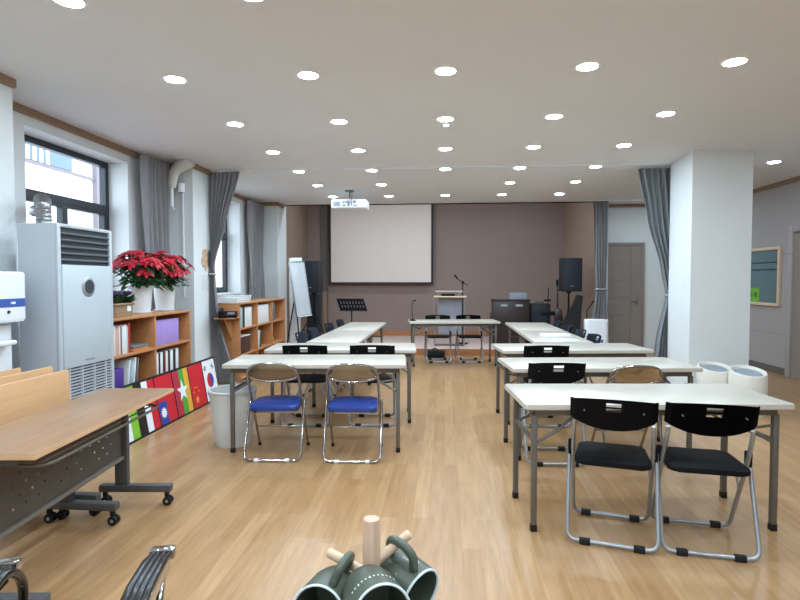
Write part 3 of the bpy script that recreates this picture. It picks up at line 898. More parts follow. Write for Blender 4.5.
# gig bag leaning at the right speaker stand
gb = thing('instrument_bag', 'black instrument bag leaning against the right speaker stand', 'bag', (2.29, 10.42, 0.12))
MB().prism([(-0.20, 0), (0.14, 0), (0.18, 0.25), (0.13, 0.5), (0.09, 0.75), (0.06, 1.04), (-0.06, 1.04), (-0.11, 0.75), (-0.17, 0.5), (-0.22, 0.25)], -0.05, 0.05, 0.03, seg=3, M=Matrix.Rotation(R(13), 4, 'Y') @ Matrix.Rotation(R(86), 4, 'X')).build('bag_body', 'bag_black', gb)
# music stand
mu = thing('music_stand', 'black music stand with slotted desk before the screen', 'music stand', (-1.69, 9.75, 0))
us = sorted([-1 + 2 * k / 9 for k in range(10)] + [-1 + 2 * k / 9 + 0.06 for k in range(1, 9)])
vs = [0, .25, .42, .55, .75, 1]
skip = {(i, j) for i in range(1, 16, 2) for j in (1, 3)}
MB().grid(lambda u, v: (0.25 * u + 0.045 - 0.09 * v, 0.10 * v, 0.87 + 0.21 * v), us, vs, skip, thick=0.006).box(-0.205, 0.295, -0.06, 0.0, 0.862, 0.872).build('desk', 'black_plastic', mu)
MB().cyl((0, 0.04, 0.05), (0, 0.04, 0.93), 0.011).build('pole', 'black_plastic', mu)
for k in range(3):
    a = R(90 + 120 * k)
    MB().tube([(0, 0.04, 0.22), (0.25 * math.cos(a), 0.04 + 0.25 * math.sin(a), 0.012)], 0.009, seg=8).build('leg', 'black_plastic', mu)

# whiteboard on an easel
we = thing('whiteboard', 'tall narrow white flip board on an easel at the left by the stage', 'whiteboard', (-2.54, 9.62, 0), R(58))
Mt = Matrix.Translation((0, 0, 0.79)) @ Matrix.Rotation(R(-8), 4, 'X') @ Matrix.Rotation(R(-3), 4, 'Y')
MB().box(-0.16, 0.17, -0.02, 0.0, 0.0, 0.95, 0.004, M=Mt).build('writing_surface', 'board_white', we)
fr = MB()
for a in ((-0.18, -0.16, 0, 0.95), (0.17, 0.19, 0, 0.95), (-0.18, 0.19, -0.02, 0.0), (-0.18, 0.19, 0.95, 0.97)):
    fr.box(a[0], a[1], -0.025, 0.005, a[2], a[3], 0.003, M=Mt)
fr.build('board_frame', 'silver_steel', we)
MB().box(-0.14, 0.14, -0.03, 0.02, 0.97, 1.04, 0.01, M=Mt).build('paper_clamp', 'white_plastic', we)
for a, b in (((-0.14, 0.01, 0.80), (-0.2, -0.14, 0.0)), ((0.14, 0.01, 0.80), (0.2, -0.14, 0.0)), ((0, 0.12, 1.5), (0, 0.5, 0.0))):
    MB().cyl(a, b, 0.012, seg=10).build('leg', 'black_plastic', we)
MB().box(-0.15, 0.16, -0.06, -0.02, -0.03, -0.015, 0.003, M=Mt).build('pen_tray', 'white_plastic', we)
wp = thing('white_panel', 'white narrow panel standing behind the whiteboard legs', 'panel', (-2.80, 10.0, 0))
MB().box(-0.10, 0.10, -0.02, 0.02, 0.0, 1.72, 0.006).build('sheet', 'white_plastic', wp)
MB().box(-0.12, 0.12, -0.1, 0.1, 0.0, 0.03, 0.004).build('foot', 'dark_steel', wp)

# white air purifier
ap = thing('air_purifier', 'white box shaped air purifier in front of the tied far curtain', 'appliance', (2.44, 9.05, 0), R(-8))
MB().prism(rrect(0.36, 0.26, 0.06), 0.03, 0.78, 0.03, seg=3).build('body', 'white_plastic', ap)
MB().prism(rrect(0.34, 0.24, 0.06), 0.0, 0.03).build('base', 'dark_steel', ap)
MB().box(-0.02, 0.10, -0.134, -0.128, 0.42, 0.47).build('blue_badge', 'bk_blue', ap)
MB().box(-0.13, 0.13, -0.06, 0.06, 0.775, 0.786, 0.003).build('top_grille', 'bin_grey', ap)
m3 = thing('microphone_stand', 'small black boom stand before the tied far curtain', 'microphone stand', (2.62, 10.33, 0.0))
MB().cyl((0, 0, 0.02), (0, 0, 0.86), 0.009).build('pole', 'black_plastic', m3)
MB().lathe([(0, 0.03), (0.09, 0.02), (0.11, 0), (0, 0)], seg=20).build('base', 'black_plastic', m3)
MB().tube([(-0.02, -0.02, 0.84), (0.08, -0.02, 0.98), (0.12, -0.02, 1.04)], [0.012, 0.014, 0.02]).build('microphone', 'black_rubber', m3)

# ------------------------------------------------------------------ stools by the pillar
def slope_top(o, h):
    for v in o.data.vertices:
        v.co.z += max(0.0, (v.co.z - 0.25) / (h - 0.25)) * v.co.y * 0.22
def stool(label, loc, r, h):
    t = thing('stool', label, 'stool', loc, 0, 'white drum stools')
    MB().lathe([(0, 0), (r * 0.93, 0), (r * 0.98, 0.03), (r, h * 0.5), (r, h - 0.02), (r - 0.008, h), (r - 0.02, h), (r - 0.03, h - 0.02), (r - 0.04, h - 0.05), (0, h - 0.06)], seg=40).build('drum_body', 'cream_plastic', t)
    slope_top(t.children[0], h)
    MB().lathe([(r - 0.038, h - 0.045), (r - 0.05, h - 0.02), (r * 0.6, h - 0.018), (r * 0.3, h - 0.024), (0, h - 0.026)], seg=36).build('seat_cushion', 'cushion_grey', t)
    slope_top(t.children[1], h)
stool('white drum stool with grey cushion, left one against the pillar', (3.0, 6.32, 0), 0.175, 0.455)
stool('white drum stool with grey cushion, right one nearer the viewer', (3.20, 6.02, 0), 0.178, 0.46)

# ------------------------------------------------------------------ waste bin by the left table
bn = thing('waste_bin', 'round light grey waste bin beside the flag board and the left table', 'bin', (-1.83, 4.56, 0))
MB().lathe([(0, 0), (0.145, 0), (0.152, 0.02), (0.175, 0.22), (0.195, 0.45), (0.203, 0.47), (0.203, 0.48), (0.19, 0.48), (0.185, 0.45), (0.145, 0.05), (0, 0.04)], seg=40).build('bucket', 'bin_grey', bn)
MB().lathe([(0.204, 0.462), (0.207, 0.466), (0.207, 0.476), (0.204, 0.48)], seg=40).build('rim', 'bin_grey', bn)

# ------------------------------------------------------------------ floor-standing air conditioner
ac = thing('air_conditioner', 'tall pale floor standing air conditioner by the left window', 'air conditioner', (-2.7, 3.61, 0))
# local: front at x=0, body to -0.30; y 0..0.62
MB().box(-0.30, -0.02, 0, 0.63, 0.0, 1.82, 0.008).build('cabinet', 'ac_body', ac)
MB().box(-0.02, 0.0, 0.0, 0.035, 0.0, 1.82, 0.004).box(-0.02, 0.0, 0.595, 0.63, 0.0, 1.82, 0.004).box(-0.02, 0.0, 0.035, 0.595, 1.795, 1.82, 0.004).build('front_frame', 'ac_body', ac)
MB().box(-0.022, -0.016, 0.035, 0.595, 1.53, 1.795).build('vent_recess', 'ac_dark', ac)
MB().box(-0.022, -0.016, 0.035, 0.595, 0.05, 0.78).build('grille_recess', 'ac_dark', ac)
for k in range(5):
    zz = 1.565 + k * 0.047
    MB().box(-0.006, 0.014, 0.04, 0.59, -0.005, 0.008, 0.002, M=Matrix.Translation((-0.012, 0, zz)) @ Matrix.Rotation(R(20), 4, 'Y')).build('louver', 'louver_grey', ac)
MB().box(-0.02, 0.006, 0.037, 0.593, 0.78, 1.53, 0.006).build('front_panel', 'ac_front', ac)
em = MB().lathe([(0.0, 0.010), (0.055, 0.010), (0.072, 0.006), (0.08, 0.0)], seg=32, M=Matrix.Translation((0.005, 0.315, 1.37)) @ Matrix.Rotation(R(90), 4, 'Y')).build('control_dial', 'silver_steel', ac)
MB().lathe([(0, 0.013), (0.05, 0.012), (0.053, 0.009)], seg=28, M=Matrix.Translation((0.006, 0.315, 1.37)) @ Matrix.Rotation(R(90), 4, 'Y')).build('display', 'ac_dark', em)
lg = MB()
for k in range(6):
    lg.box(0.006, 0.0075, 0.265 + k * 0.018, 0.277 + k * 0.018, 0.812, 0.826)
lg.build('lettering', 'grey_text', ac)
gr = MB()
for k in range(32):
    gr.box(-0.018, -0.004, 0.035, 0.595, 0.055 + k * 0.0227, 0.055 + k * 0.0227 + 0.0095)
for k in range(4):
    gr.box(-0.016, -0.002, 0.035 + 0.14 * (k + .5) - .006, 0.035 + 0.14 * (k + .5) + .006, 0.05, 0.78)
gr.build('lower_grille', 'ac_body', ac)
dpts = [(-0.22, 0.16, 1.815), (-0.22, 0.16, 1.90), (-0.23, 0.165, 1.96), (-0.28, 0.22, 2.01), (-0.38, 0.36, 2.03), (-0.6, 0.66, 2.05), (-0.85, 0.98, 2.06), (-1.12, 1.2, 2.06)]
dp = [Vector(p) for p in soften(dpts, 0.08, 4)]
fine = []
for a, b in zip(dp, dp[1:]):
    n = max(1, int((b - a).length / 0.012))
    fine += [a.lerp(b, k / n) for k in range(n)]
MB().tube(fine, [0.048 + 0.006 * (k % 2) for k in range(len(fine))], seg=18).build('exhaust_duct', 'foil', ac)

# ------------------------------------------------------------------ water dispenser
wd = thing('water_dispenser', 'white water dispenser with a blue band at the left edge', 'dispenser', (-2.98, 3.18, 0))
MB().box(-0.2, 0.12, -0.22, 0.20, 0.0, 1.13, 0.012).build('column', 'white_plastic', wd)
hp = rrect(0.40, 0.47, 0.05, cy=0.02)
MB().prism([(x, y) for x, y in hp], 1.15, 1.475, 0.02, seg=3).build('head', 'white_plastic', wd)
MB().prism([(x * 1.006, y * 1.006) for x, y in hp], 1.245, 1.30).build('band', 'blue_band', wd)
MB().box(0.2, 0.205, 0.10, 0.135, 1.265, 1.28).build('lettering', 'white_plastic', wd)
MB().cyl((0.2, 0.08, 1.215), (0.207, 0.08, 1.215), 0.010, seg=16).build('sensor', 'ac_dark', wd)
MB().box(0.11, 0.20, -0.15, 0.15, 1.0, 1.03, 0.01).build('drip_tray', 'white_plastic', wd)
MB().box(-0.15, 0.1, -0.18, 0.17, 1.12, 1.16).build('neck', 'white_plastic', wd)

# ------------------------------------------------------------------ bookcases
def bookcase(label, x0, x1, ys, zs, loc):
    t = thing('bookcase', label, 'bookcase', loc)
    X, Y, Z = loc
    th = 0.022
    for k, y in enumerate(ys):
        last = k in (0, len(ys) - 1)
        MB().box(x0 - X, x1 - X, y - th / 2 - Y, y + th / 2 - Y, 0.0, zs[-1] - (0 if not last else 0) - th, 0.002).build('side_panel' if last else 'divider', 'beech', t)
    MB().box(x0 - X, x1 - X + 0.004, ys[0] - th / 2 - Y, ys[-1] + th / 2 - Y, zs[-1] - th, zs[-1], 0.003).build('top', 'beech', t)
    for a, b in zip(ys, ys[1:]):
        for z in zs[:-1]:
            MB().box(x0 - X + 0.01, x1 - X - 0.002, a + th / 2 - Y, b - th / 2 - Y, z - th, z, 0.001).build('shelf', 'beech', t)
    MB().box(x0 - X, x0 - X + 0.008, ys[0] - Y, ys[-1] - Y, 0.03, zs[-1] - th).build('back_panel', 'beech_dark', t)
    return t
bookcase('low wooden bookcase under the red poinsettias beside the air conditioner', -3.20, -2.84, (4.42, 5.14, 5.87), (0.10, 0.43, 0.755, 1.085), (-3.02, 4.42, 0))
b2 = bookcase('low wooden bookcase along the far left wall with telephone bracket', -3.16, -2.82, (7.31, 8.02, 8.73, 9.44), (0.05, 0.375, 0.745, 1.10), (-3.0, 7.31, 0))
MB().box(-0.07, 0.20, -0.285, -0.011, 0.895, 0.915, 0.003).build('bracket_shelf', 'beech', b2)
MB().prism([(-0.011, 0.895), (-0.24, 0.895), (-0.03, 0.60), (-0.011, 0.60)], 0.05, 0.07, M=Matrix(((0, 0, 1, 0), (1, 0, 0, 0), (0, 1, 0, 0), (0, 0, 0, 1)))).build('bracket', 'beech', b2)
ph = thing('telephone', 'black desk telephone on the bracket of the far bookcase', 'telephone', (-2.925, 7.145, 0.9155), R(20))
ph.scale = (1.22, 1.22, 1.3)
MB().prism([(-0.10, 0), (0.10, 0), (0.10, 0.06), (-0.10, 0.025)], -0.1, 0.1, 0.006, M=Matrix(((0, 0, 1, 0), (1, 0, 0, 0), (0, 1, 0, 0), (0, 0, 0, 1)))).build('base', 'black_plastic', ph)
MB().box(-0.095, -0.045, -0.10, 0.10, 0.055, 0.085, 0.012, M=Matrix.Rotation(R(10), 4, 'X')).build('handset', 'black_plastic', ph)
kp = MB()
for i in range(3):
    for j in range(4):
        kp.box(0.0 + i * 0.025, 0.018 + i * 0.025, -0.07 + j * 0.025, -0.052 + j * 0.025, 0.042, 0.052, M=Matrix.Rotation(R(10), 4, 'X'))
kp.build('keypad', 'grey_text', ph)

def book(m, y, z, th, h, depth, label, cat='book', name='book', xf=-2.87, tilt=0.0, group=None):
    o = MB().box(-depth, 0, 0, th, 0, h, 0.002).build(name, m)
    o.location = (xf, y, z + 0.001 + (th * math.sin(abs(tilt)) if tilt < 0 else 0))
    o.rotation_euler = (tilt, 0, 0)
    return tag(o, label, cat, group)
# upper near compartment
y = 4.47
for k, (m, th, h, lb) in enumerate((('bk_white', .03, .25, 'white book first in the upper left compartment of the near bookcase'), ('bk_cream', .03, .26, 'cream book second in the upper left compartment of the near bookcase'),
        ('bk_pink', .04, .24, 'pink spined book in the upper left compartment of the near bookcase'), ('bk_cream', .025, .255, 'cream book right of the pink spined one'), ('bk_grey', .02, .25, 'grey spined book in the upper left compartment'),
        ('bk_white', .03, .25, 'white book right of the grey spined one'), ('bk_white', .035, .26, 'thick white book left of the red one in the near bookcase'), ('bk_teal', .02, .25, 'pale teal thin book next to the red one'), ('bk_red', .03, .27, 'red book ending the row in the near bookcase'))):
    book(m, y, 0.755, th, h, .2, lb, group='books in the upper left compartment'); y += th + 0.003
for m, z, lb in (('bk_orange', 0.756, 'orange book lying flat on the near bookcase shelf'), ('bk_grey', 0.782, 'grey book lying on top of the flat orange one')):
    o = MB().box(-0.2, 0, 0, 0.26, 0, 0.024, 0.002).build('book', m); o.location = (-2.862, y + 0.03, z); tag(o, lb, 'book')
y = 5.19
for k in range(10):
    book('bk_purple', y, 0.755, .046, .255, .22, 'light purple book in the row of purple books', group='row of purple books on the near bookcase'); y += 0.0475
# lower compartments
o = MB().box(-0.2, 0, 0, 0.2, 0, 0.2, 0.004).build('storage_box', 'bk_deep'); o.location = (-2.88, 4.46, 0.431); tag(o, 'dark purple box in the lower left compartment of the near bookcase', 'box')
y = 4.70
for k, (m, h, lb) in enumerate((('bk_white', .26, 'white magazine leaning beside the dark purple box'), ('bk_teal', .25, 'pale teal magazine leaning second after the purple box'), ('bk_white', .27, 'white magazine leaning third after the purple box'), ('bk_grey', .26, 'grey magazine leaning last in the lower left compartment'))):
    book(m, y, 0.43, .018, h, .2, lb, 'magazine', 'magazine', tilt=R(-9)); y += 0.045
y = 5.19
for k, (m, th, lb) in enumerate((('bk_white', .05, 'white volume with dark lettering, first in the lower right compartment'), ('bk_black', .03, 'black volume after the first white one in the lower right compartment'), ('bk_white', .05, 'white volume between two black ones'),
        ('bk_black', .028, 'black volume left of the red spined one'), ('bk_red', .02, 'thin red spined volume in the lower right compartment'), ('bk_white', .045, 'white volume right of the thin red one'), ('bk_black', .04, 'black volume near the end of the lower right row'),
        ('bk_white', .06, 'thick white volume near the end of the lower right row'), ('bk_black', .05, 'black volume second to last in the lower right row'), ('bk_white', .06, 'white volume ending the lower right row'))):
    book(m, y, 0.43, th, .255, .22, lb, 'book', 'book', group='volumes in the lower right compartment'); y += th + .003
# far bookcase
y = 7.36
for m, th, h, lb in (('bk_teal', .12, .29, 'pale teal binder at the near end of the far bookcase'), ('bk_black', .08, .29, 'black binder after the teal one in the far bookcase'), ('bk_white', .12, .28, 'white binder right of the black one in the far bookcase'), ('bk_white', .16, .28, 'wide white binder ending the first compartment of the far bookcase')):
    book(m, y, 0.745, th, h, .24, lb, 'binder', 'binder', xf=-2.85); y += th + .004
y = 8.08
for k in range(5):
    book('bk_white', y, 0.745, .105, .285, .24, 'white binder in the middle row of the far bookcase', 'binder', 'binder', xf=-2.85, group='row of white binders in the far bookcase'); y += .108
book('bk_grey', 8.80, 0.745, .10, .30, .24, 'dark grey binder in the far end compartment of the far bookcase', 'binder', 'binder', xf=-2.85)
book('bk_grey', 8.91, 0.745, .05, .29, .24, 'thin grey folder next to the dark grey binder', 'folder', 'folder', xf=-2.85)
bx = thing('storage_box', 'dark maroon box with white edge low in the far bookcase', 'box', (-2.85, 7.42, 0.376))
MB().box(-0.25, 0, 0, 0.36, 0, 0.24, 0.01).build('body', 'bk_maroon', bx)
MB().box(-0.25, 0.002, 0, 0.36, 0.24, 0.25, 0.003).build('lid', 'bk_white', bx)
y = 8.10
for m, lb in (('bk_white', 'white thin book leaning low in the far bookcase'), ('bk_teal', 'pale thin book leaning behind the white one in the far bookcase'), ('bk_black', 'black thin book leaning last in the far bookcase')):
    book(m, y, 0.375, .022, .27, .2, lb, xf=-2.85, tilt=R(-10)); y += .06
yb = thing('pouch', 'small yellow pouch low in the far end compartment', 'pouch', (-2.95, 8.95, 0.376))
MB().lathe([(0, 0), (0.06, 0), (0.075, 0.05), (0.06, 0.10), (0.03, 0.12), (0, 0.12)], seg=16).build('body', 'bk_yellow', yb)
MB().tube(arc((0, 0, 0.11), 0.03, 0, 180, 8), 0.005, seg=6).build('loop', 'bk_yellow', yb)
# white basket with papers on top
wbk = thing('basket', 'white plastic basket of papers on top of the far bookcase', 'basket', (-2.99, 7.58, 1.10))
bm_ = MB()
for k in range(4):
    z = 0.01 + k * 0.028
    e = 0.012 * k / 3
    bm_.tube([(-0.12 - e, -0.26 - e, z), (0.12 + e, -0.26 - e, z), (0.12 + e, 0.26 + e, z), (-0.12 - e, 0.26 + e, z)], 0.006, seg=6, closed=True)
for k in range(14):
    yy = -0.26 + 0.52 * k / 13
    for sx in (-1, 1):
        bm_.tube([(sx * 0.12, yy, 0.005), (sx * 0.132, yy * 1.04, 0.094)], 0.004, seg=6)
for k in range(7):
    xx = -0.12 + 0.24 * k / 6
    for sy in (-1, 1):
        bm_.tube([(xx, sy * 0.26, 0.005), (xx * 1.1, sy * 0.272, 0.094)], 0.004, seg=6)
bm_.box(-0.12, 0.12, -0.26, 0.26, 0.0, 0.006)
bm_.build('lattice', 'white_plastic', wbk)
o = MB().box(-0.1, 0.1, -0.22, 0.22, 0, 0.06, 0.004).build('paper_stack', 'paper_white'); o.location = (-2.99, 7.58, 1.1065); tag(o, 'stack of white paper inside the basket on the far bookcase', 'paper')

# ------------------------------------------------------------------ poinsettias and basket of kale
def poinsettia(label, loc, seed):
    rnd = random.Random(seed)
    t = thing('poinsettia', label, 'potted plant', loc, 0, 'potted poinsettias')
    MB().lathe([(0, 0), (0.085, 0), (0.09, 0.01), (0.112, 0.25), (0.125, 0.252), (0.127, 0.275), (0.118, 0.28), (0.11, 0.275), (0.108, 0.24), (0, 0.24)], seg=36).build('pot', 'white_plastic', t)
    MB().lathe([(0.0, 0.0), (0.10, 0.0), (0.115, 0.018), (0.108, 0.018), (0.09, 0.004)], seg=32).build('saucer', 'white_plastic', t)
    MB().lathe([(0.108, 0.245), (0.05, 0.258), (0, 0.262)], seg=24).build('soil', 'soil', t)
    stems, leaves, br = MB(), MB(), MB()
    heads = []
    for k in range(30):
        a = k * 2.399
        rr = 0.26 * math.sqrt((k + 0.3) / 30)
        heads.append((rr * math.cos(a), rr * math.sin(a), 0.60 + rnd.uniform(-0.05, 0.05) - 0.5 * rr * rr / 0.24))
    heads.append((0.14, -0.17, 0.42))
    for hx, hy, hz in heads:
        stems.tube([(hx * 0.12, hy * 0.12, 0.25), (hx * 0.55, hy * 0.55, 0.25 + (hz - 0.25) * 0.5), (hx, hy, hz - 0.01)], 0.005, seg=5)
        n = Vector((hx * 1.8, hy * 1.8, 0.55)).normalized()
        for ring, cnt, ln, w, lift in ((0, 8, 0.09, 0.042, 0.0), (1, 6, 0.065, 0.032, 0.4), (2, 5, 0.035, 0.02, 0.8)):
            for q in range(cnt):
                ang = 2 * PI * q / cnt + ring * 0.5 + rnd.uniform(-0.25, 0.25)
                u = n.orthogonal().normalized()
                v = n.cross(u)
                d = u * math.cos(ang) + v * math.sin(ang) + n * (lift + rnd.uniform(-0.1, 0.1))
                br.leaf((hx, hy, hz), d, n, ln * rnd.uniform(0.8, 1.15), w, droop=0.02)
    for k in range(280):
        a = rnd.uniform(0, 2 * PI)
        rr = 0.26 * math.sqrt(rnd.random())
        z = rnd.uniform(0.31, 0.54) - 0.2 * rr
        d = Vector((math.cos(a), math.sin(a), rnd.uniform(-0.35, 0.25)))
        leaves.leaf((rr * math.cos(a) * 0.75, rr * math.sin(a) * 0.75, z), d, (0, 0, 1), rnd.uniform(0.07, 0.12), rnd.uniform(0.04, 0.06), droop=rnd.uniform(0.0, 0.04))
    stems.build('stems', 'leaf_green', t)
    leaves.build('foliage', 'leaf_green', t, smooth=0, recalc=False)
    br.build('red_bracts', 'red_bract', t, smooth=0, recalc=False)
poinsettia('red poinsettia in a white pot, left one nearer the air conditioner', (-3.02, 5.19, 1.085), 3)
poinsettia('red poinsettia in a white pot, right one nearer the pillar', (-3.02, 5.66, 1.085), 11)
kb = thing('flower_basket', 'wicker basket of purple and green ornamental kale beside the poinsettias', 'potted plant', (-3.0, 4.73, 1.085))
MB().prism(rrect(0.2, 0.30, 0.04), 0, 0.11, 0.01).tube([(x, y, 0.115) for x, y in rrect(0.21, 0.31, 0.04)], 0.012, seg=8, closed=True).build('basket', 'wicker', kb)
MB().box(0.1, 0.103, 0.03, 0.09, 0.05, 0.10).build('tag', 'paper_white', kb)
rnd = random.Random(5)
gl, plv = MB(), MB()
for hx, hy in ((-0.03, -0.09), (0.03, 0.0), (-0.03, 0.09), (0.05, 0.11), (0.04, -0.11)):
    for q in range(22):
        a = 2 * PI * q / 11 + rnd.uniform(-0.2, 0.2)
        d = Vector((math.cos(a), math.sin(a), rnd.uniform(0.4, 1.4)))
        gl.leaf((hx, hy, 0.11), d, (0, 0, 1), rnd.uniform(0.09, 0.14), 0.07, droop=0.0)
    for q in range(16):
        a = 2 * PI * q / 8 + rnd.uniform(-0.2, 0.2)
        d = Vector((math.cos(a), math.sin(a), rnd.uniform(0.5, 1.6)))
        plv.leaf((hx, hy, 0.18), d, (0, 0, 1), rnd.uniform(0.05, 0.085), 0.055)
gl.build('green_leaves', 'leaf_green', kb, smooth=0, recalc=False)
plv.build('purple_leaves', 'purple_leaf', kb, smooth=0, recalc=False)

# ------------------------------------------------------------------ flag board leaning on the near bookcase
FY0, FW = 4.2875, 0.3425
fbd = thing('flag_board', 'long board of six upright national flags leaning on the near bookcase', 'flag board', (-2.705, FY0, 0.0))
lean = math.atan2(0.085, 0.50)
FM = Matrix(((0, math.sin(-lean), math.cos(lean), 0), (1, 0, 0, 0), (0, math.cos(lean), math.sin(lean), 0), (0, 0, 0, 1)))   # (along, up, out)
HB = 0.505
MB().prism([(0, 0), (6 * FW, 0), (6 * FW, HB), (0, HB)], -0.012, 0.0, M=FM).build('backing', 'fl_black', fbd)
ff = MB()
ff.prism([(0, 0), (6 * FW, 0), (6 * FW, 0.018), (0, 0.018)], 0, 0.006, M=FM).prism([(0, HB - 0.018), (6 * FW, HB - 0.018), (6 * FW, HB), (0, HB)], 0, 0.006, M=FM)
for k in range(7):
    a = min(max(k * FW - 0.006, 0), 6 * FW - 0.012)
    ff.prism([(a, 0.018), (a + 0.012, 0.018), (a + 0.012, HB - 0.018), (a, HB - 0.018)], 0, 0.006, M=FM)
ff.build('frame', 'fl_black', fbd)
def fpoly(poly, m, name, parent, z=0.003):
    a2 = sum(x0 * y1 - x1 * y0 for (x0, y0), (x1, y1) in zip(poly, poly[1:] + poly[:1]))
    if a2 < 0:
        poly = poly[::-1]
    return MB().prism(poly, z - 0.0015, z, M=FM).build(name, m, parent, smooth=0)
def fstar(cx, cy, r, rot=90, n=5, inner=0.40):
    return [(cx + (r if k % 2 == 0 else r * inner) * math.cos(R(rot + 180 * k / n)), cy + (r if k % 2 == 0 else r * inner) * math.sin(R(rot + 180 * k / n))) for k in range(2 * n)]
def fdisc(cx, cy, r, a0=0, a1=360, n=28):
    return [(cx + r * math.cos(R(a0 + (a1 - a0) * k / n)), cy + r * math.sin(R(a0 + (a1 - a0) * k / n))) for k in range(n + (0 if a1 - a0 == 360 else 1))]
ZB, ZT = 0.018, HB - 0.018
def fpanel(k, m):
    a = k * FW
    return fpoly([(a + .006, ZB), (a + FW - .006, ZB), (a + FW - .006, ZT), (a + .006, ZT)], m, 'flag', fbd, 0.002)
def fstripe(k, u0, u1, m, par):
    a = k * FW
    fpoly([(a + .006 + (FW - .012) * u0, ZB), (a + .006 + (FW - .012) * u1, ZB), (a + .006 + (FW - .012) * u1, ZT), (a + .006 + (FW - .012) * u0, ZT)], m, 'stripe', par)
p = fpanel(0, 'fl_white'); fstripe(0, 0.66, 1.0, 'fl_lime', p)
p = fpanel(1, 'fl_white'); fstripe(1, 0, 0.36, 'fl_black', p); fstripe(1, 0.66, 1.0, 'fl_red', p)
fpoly(fdisc(1.5 * FW, 0.30, 0.035), 'fl_gold', 'emblem', p, 0.004)
p = fpanel(2, 'fl_red')
fpoly([(2 * FW + .02, ZB), (2 * FW + .165, ZB), (2 * FW + .165, ZB + 0.22), (2 * FW + .02, ZB + 0.22)], 'fl_blue', 'canton', p)
fpoly(fstar(2 * FW + 0.09, ZB + 0.11, 0.055, 90, 12, 0.7), 'fl_white', 'sun', p, 0.005)
p = fpanel(3, 'fl_dark_red'); fstripe(3, 0.40, 0.70, 'fl_green', p); fstripe(3, 0.70, 1.0, 'fl_yellow', p)
fpoly(fstar(3.5 * FW, 0.26, 0.12, 90, 5), 'fl_white', 'star', p, 0.005)
p = fpanel(4, 'fl_red')
fpoly(fstar(4 * FW + 0.12, 0.10, 0.05, 90, 5), 'fl_yellow', 'star', p)
for cx, cy in ((0.07, 0.19), (0.10, 0.235), (0.15, 0.235), (0.18, 0.19)):
    fpoly(fstar(4 * FW + cx, cy, 0.016, 90, 5), 'fl_yellow', 'star', p)
p = fpanel(5, 'fl_white')
cx, cy, rr = 5 * FW + 0.165, 0.25, 0.085
tilt = 50
up = fdisc(cx, cy, rr, tilt, tilt + 180, 20)
c2 = (cx - rr / 2 * math.cos(R(tilt)), cy - rr / 2 * math.sin(R(tilt)))
c1 = (cx + rr / 2 * math.cos(R(tilt)), cy + rr / 2 * math.sin(R(tilt)))
s_curve = fdisc(*c2, rr / 2, tilt + 180, tilt + 360, 12) + fdisc(*c1, rr / 2, tilt + 180, tilt, 12)[1:]
fpoly(up + s_curve[1:-1], 'fl_red', 'emblem', p)
lo = fdisc(cx, cy, rr, tilt + 180, tilt + 360, 20)
fpoly(lo + s_curve[::-1][1:-1], 'fl_blue', 'emblem', p)
for dx, dy, ang, br_ in ((-0.10, 0.15, 55, 0), (0.10, 0.15, -55, 1), (-0.10, -0.15, -55, 1), (0.10, -0.15, 55, 2)):
    for q in (-1, 0, 1):
        ca, sa = math.cos(R(ang)), math.sin(R(ang))
        ox, oy = cx + dx - sa * q * 0.016, cy + dy + ca * q * 0.016
        L_ = 0.028
        segs = ((-L_, L_),) if (br_ == 0 or (br_ == 1 and q == 0)) else ((-L_, -0.004), (0.004, L_))
        for s0, s1 in segs:
            fpoly([(ox + ca * s0 + sa * .005, oy + sa * s0 - ca * .005), (ox + ca * s1 + sa * .005, oy + sa * s1 - ca * .005), (ox + ca * s1 - sa * .005, oy + sa * s1 + ca * .005), (ox + ca * s0 - sa * .005, oy + sa * s0 + ca * .005)], 'fl_black', 'bar', p)

# ------------------------------------------------------------------ pipe, conduit and marks near the middle pillar
pt = thing('wrapped_pipe', 'white wrapped pipe bending out of the ceiling beside the left pillar', 'pipe', (-3.3, 6.5, HC))
pts = soften([(0.17, 0.05, 0.0), (0.05, 0.05, -0.06), (-0.05, 0.05, -0.14), (-0.10, 0.08, -0.32)], 0.08, 5)
MB().tube(pts, [0.085 - 0.03 * k / (len(pts) - 1) for k in range(len(pts))], seg=16).build('bend', 'pipe_wrap', pt)
MB().cyl((-0.10, 0.08, -0.30), (-0.10, 0.08, -0.56), 0.022).tube([(-0.10, 0.08, -0.56), (-0.06, 0.06, -0.6)], 0.014).build('hose', 'white_plastic', pt)
cd = thing('wall_conduit', 'white cable conduit with round box on the left pillar', 'conduit', (-3.33, 6.735, 1.2))
MB().box(-0.012, 0.012, -0.02, 0.0, 0.0, 1.36, 0.003).build('conduit', 'white_plastic', cd)
MB().cyl((0, -0.045, 1.33), (0, -0.045, 1.44), 0.045).build('junction_box', 'white_plastic', cd)
stn = thing('wall_patch', 'torn brownish patch on the room face of the left pillar', 'patch', (-3.2, 7.1, 1.7))
rnd = random.Random(9)
bl = [((0.15 + rnd.uniform(-.04, .04)) * math.cos(2 * PI * k / 18), (0.15 + rnd.uniform(-.05, .05)) * math.sin(2 * PI * k / 18)) for k in range(18)]
MB().prism(bl, 0, 0.003, M=Matrix(((0, 0, 1, 0), (1, 0, 0, 0), (0, 1, 0, 0), (0, 0, 0, 1)))).build('patch', 'brown_stain', stn)
MB().prism([(x * .35 + .08, y * .8) for x, y in bl], 0.003, 0.012, M=Matrix(((0, 0, 1, 0), (1, 0, 0, 0), (0, 1, 0, 0), (0, 0, 0, 1)))).build('dark_hook', 'dark_trim', stn)
nt_ = MB().box(0, 0.003, -0.13, 0.12, 0, 0.2).build('paper_notice', 'bin_grey'); nt_.location = (-3.2, 7.1, 1.28); tag(nt_, 'pale paper notice on the left pillar below the brown patch', 'notice')

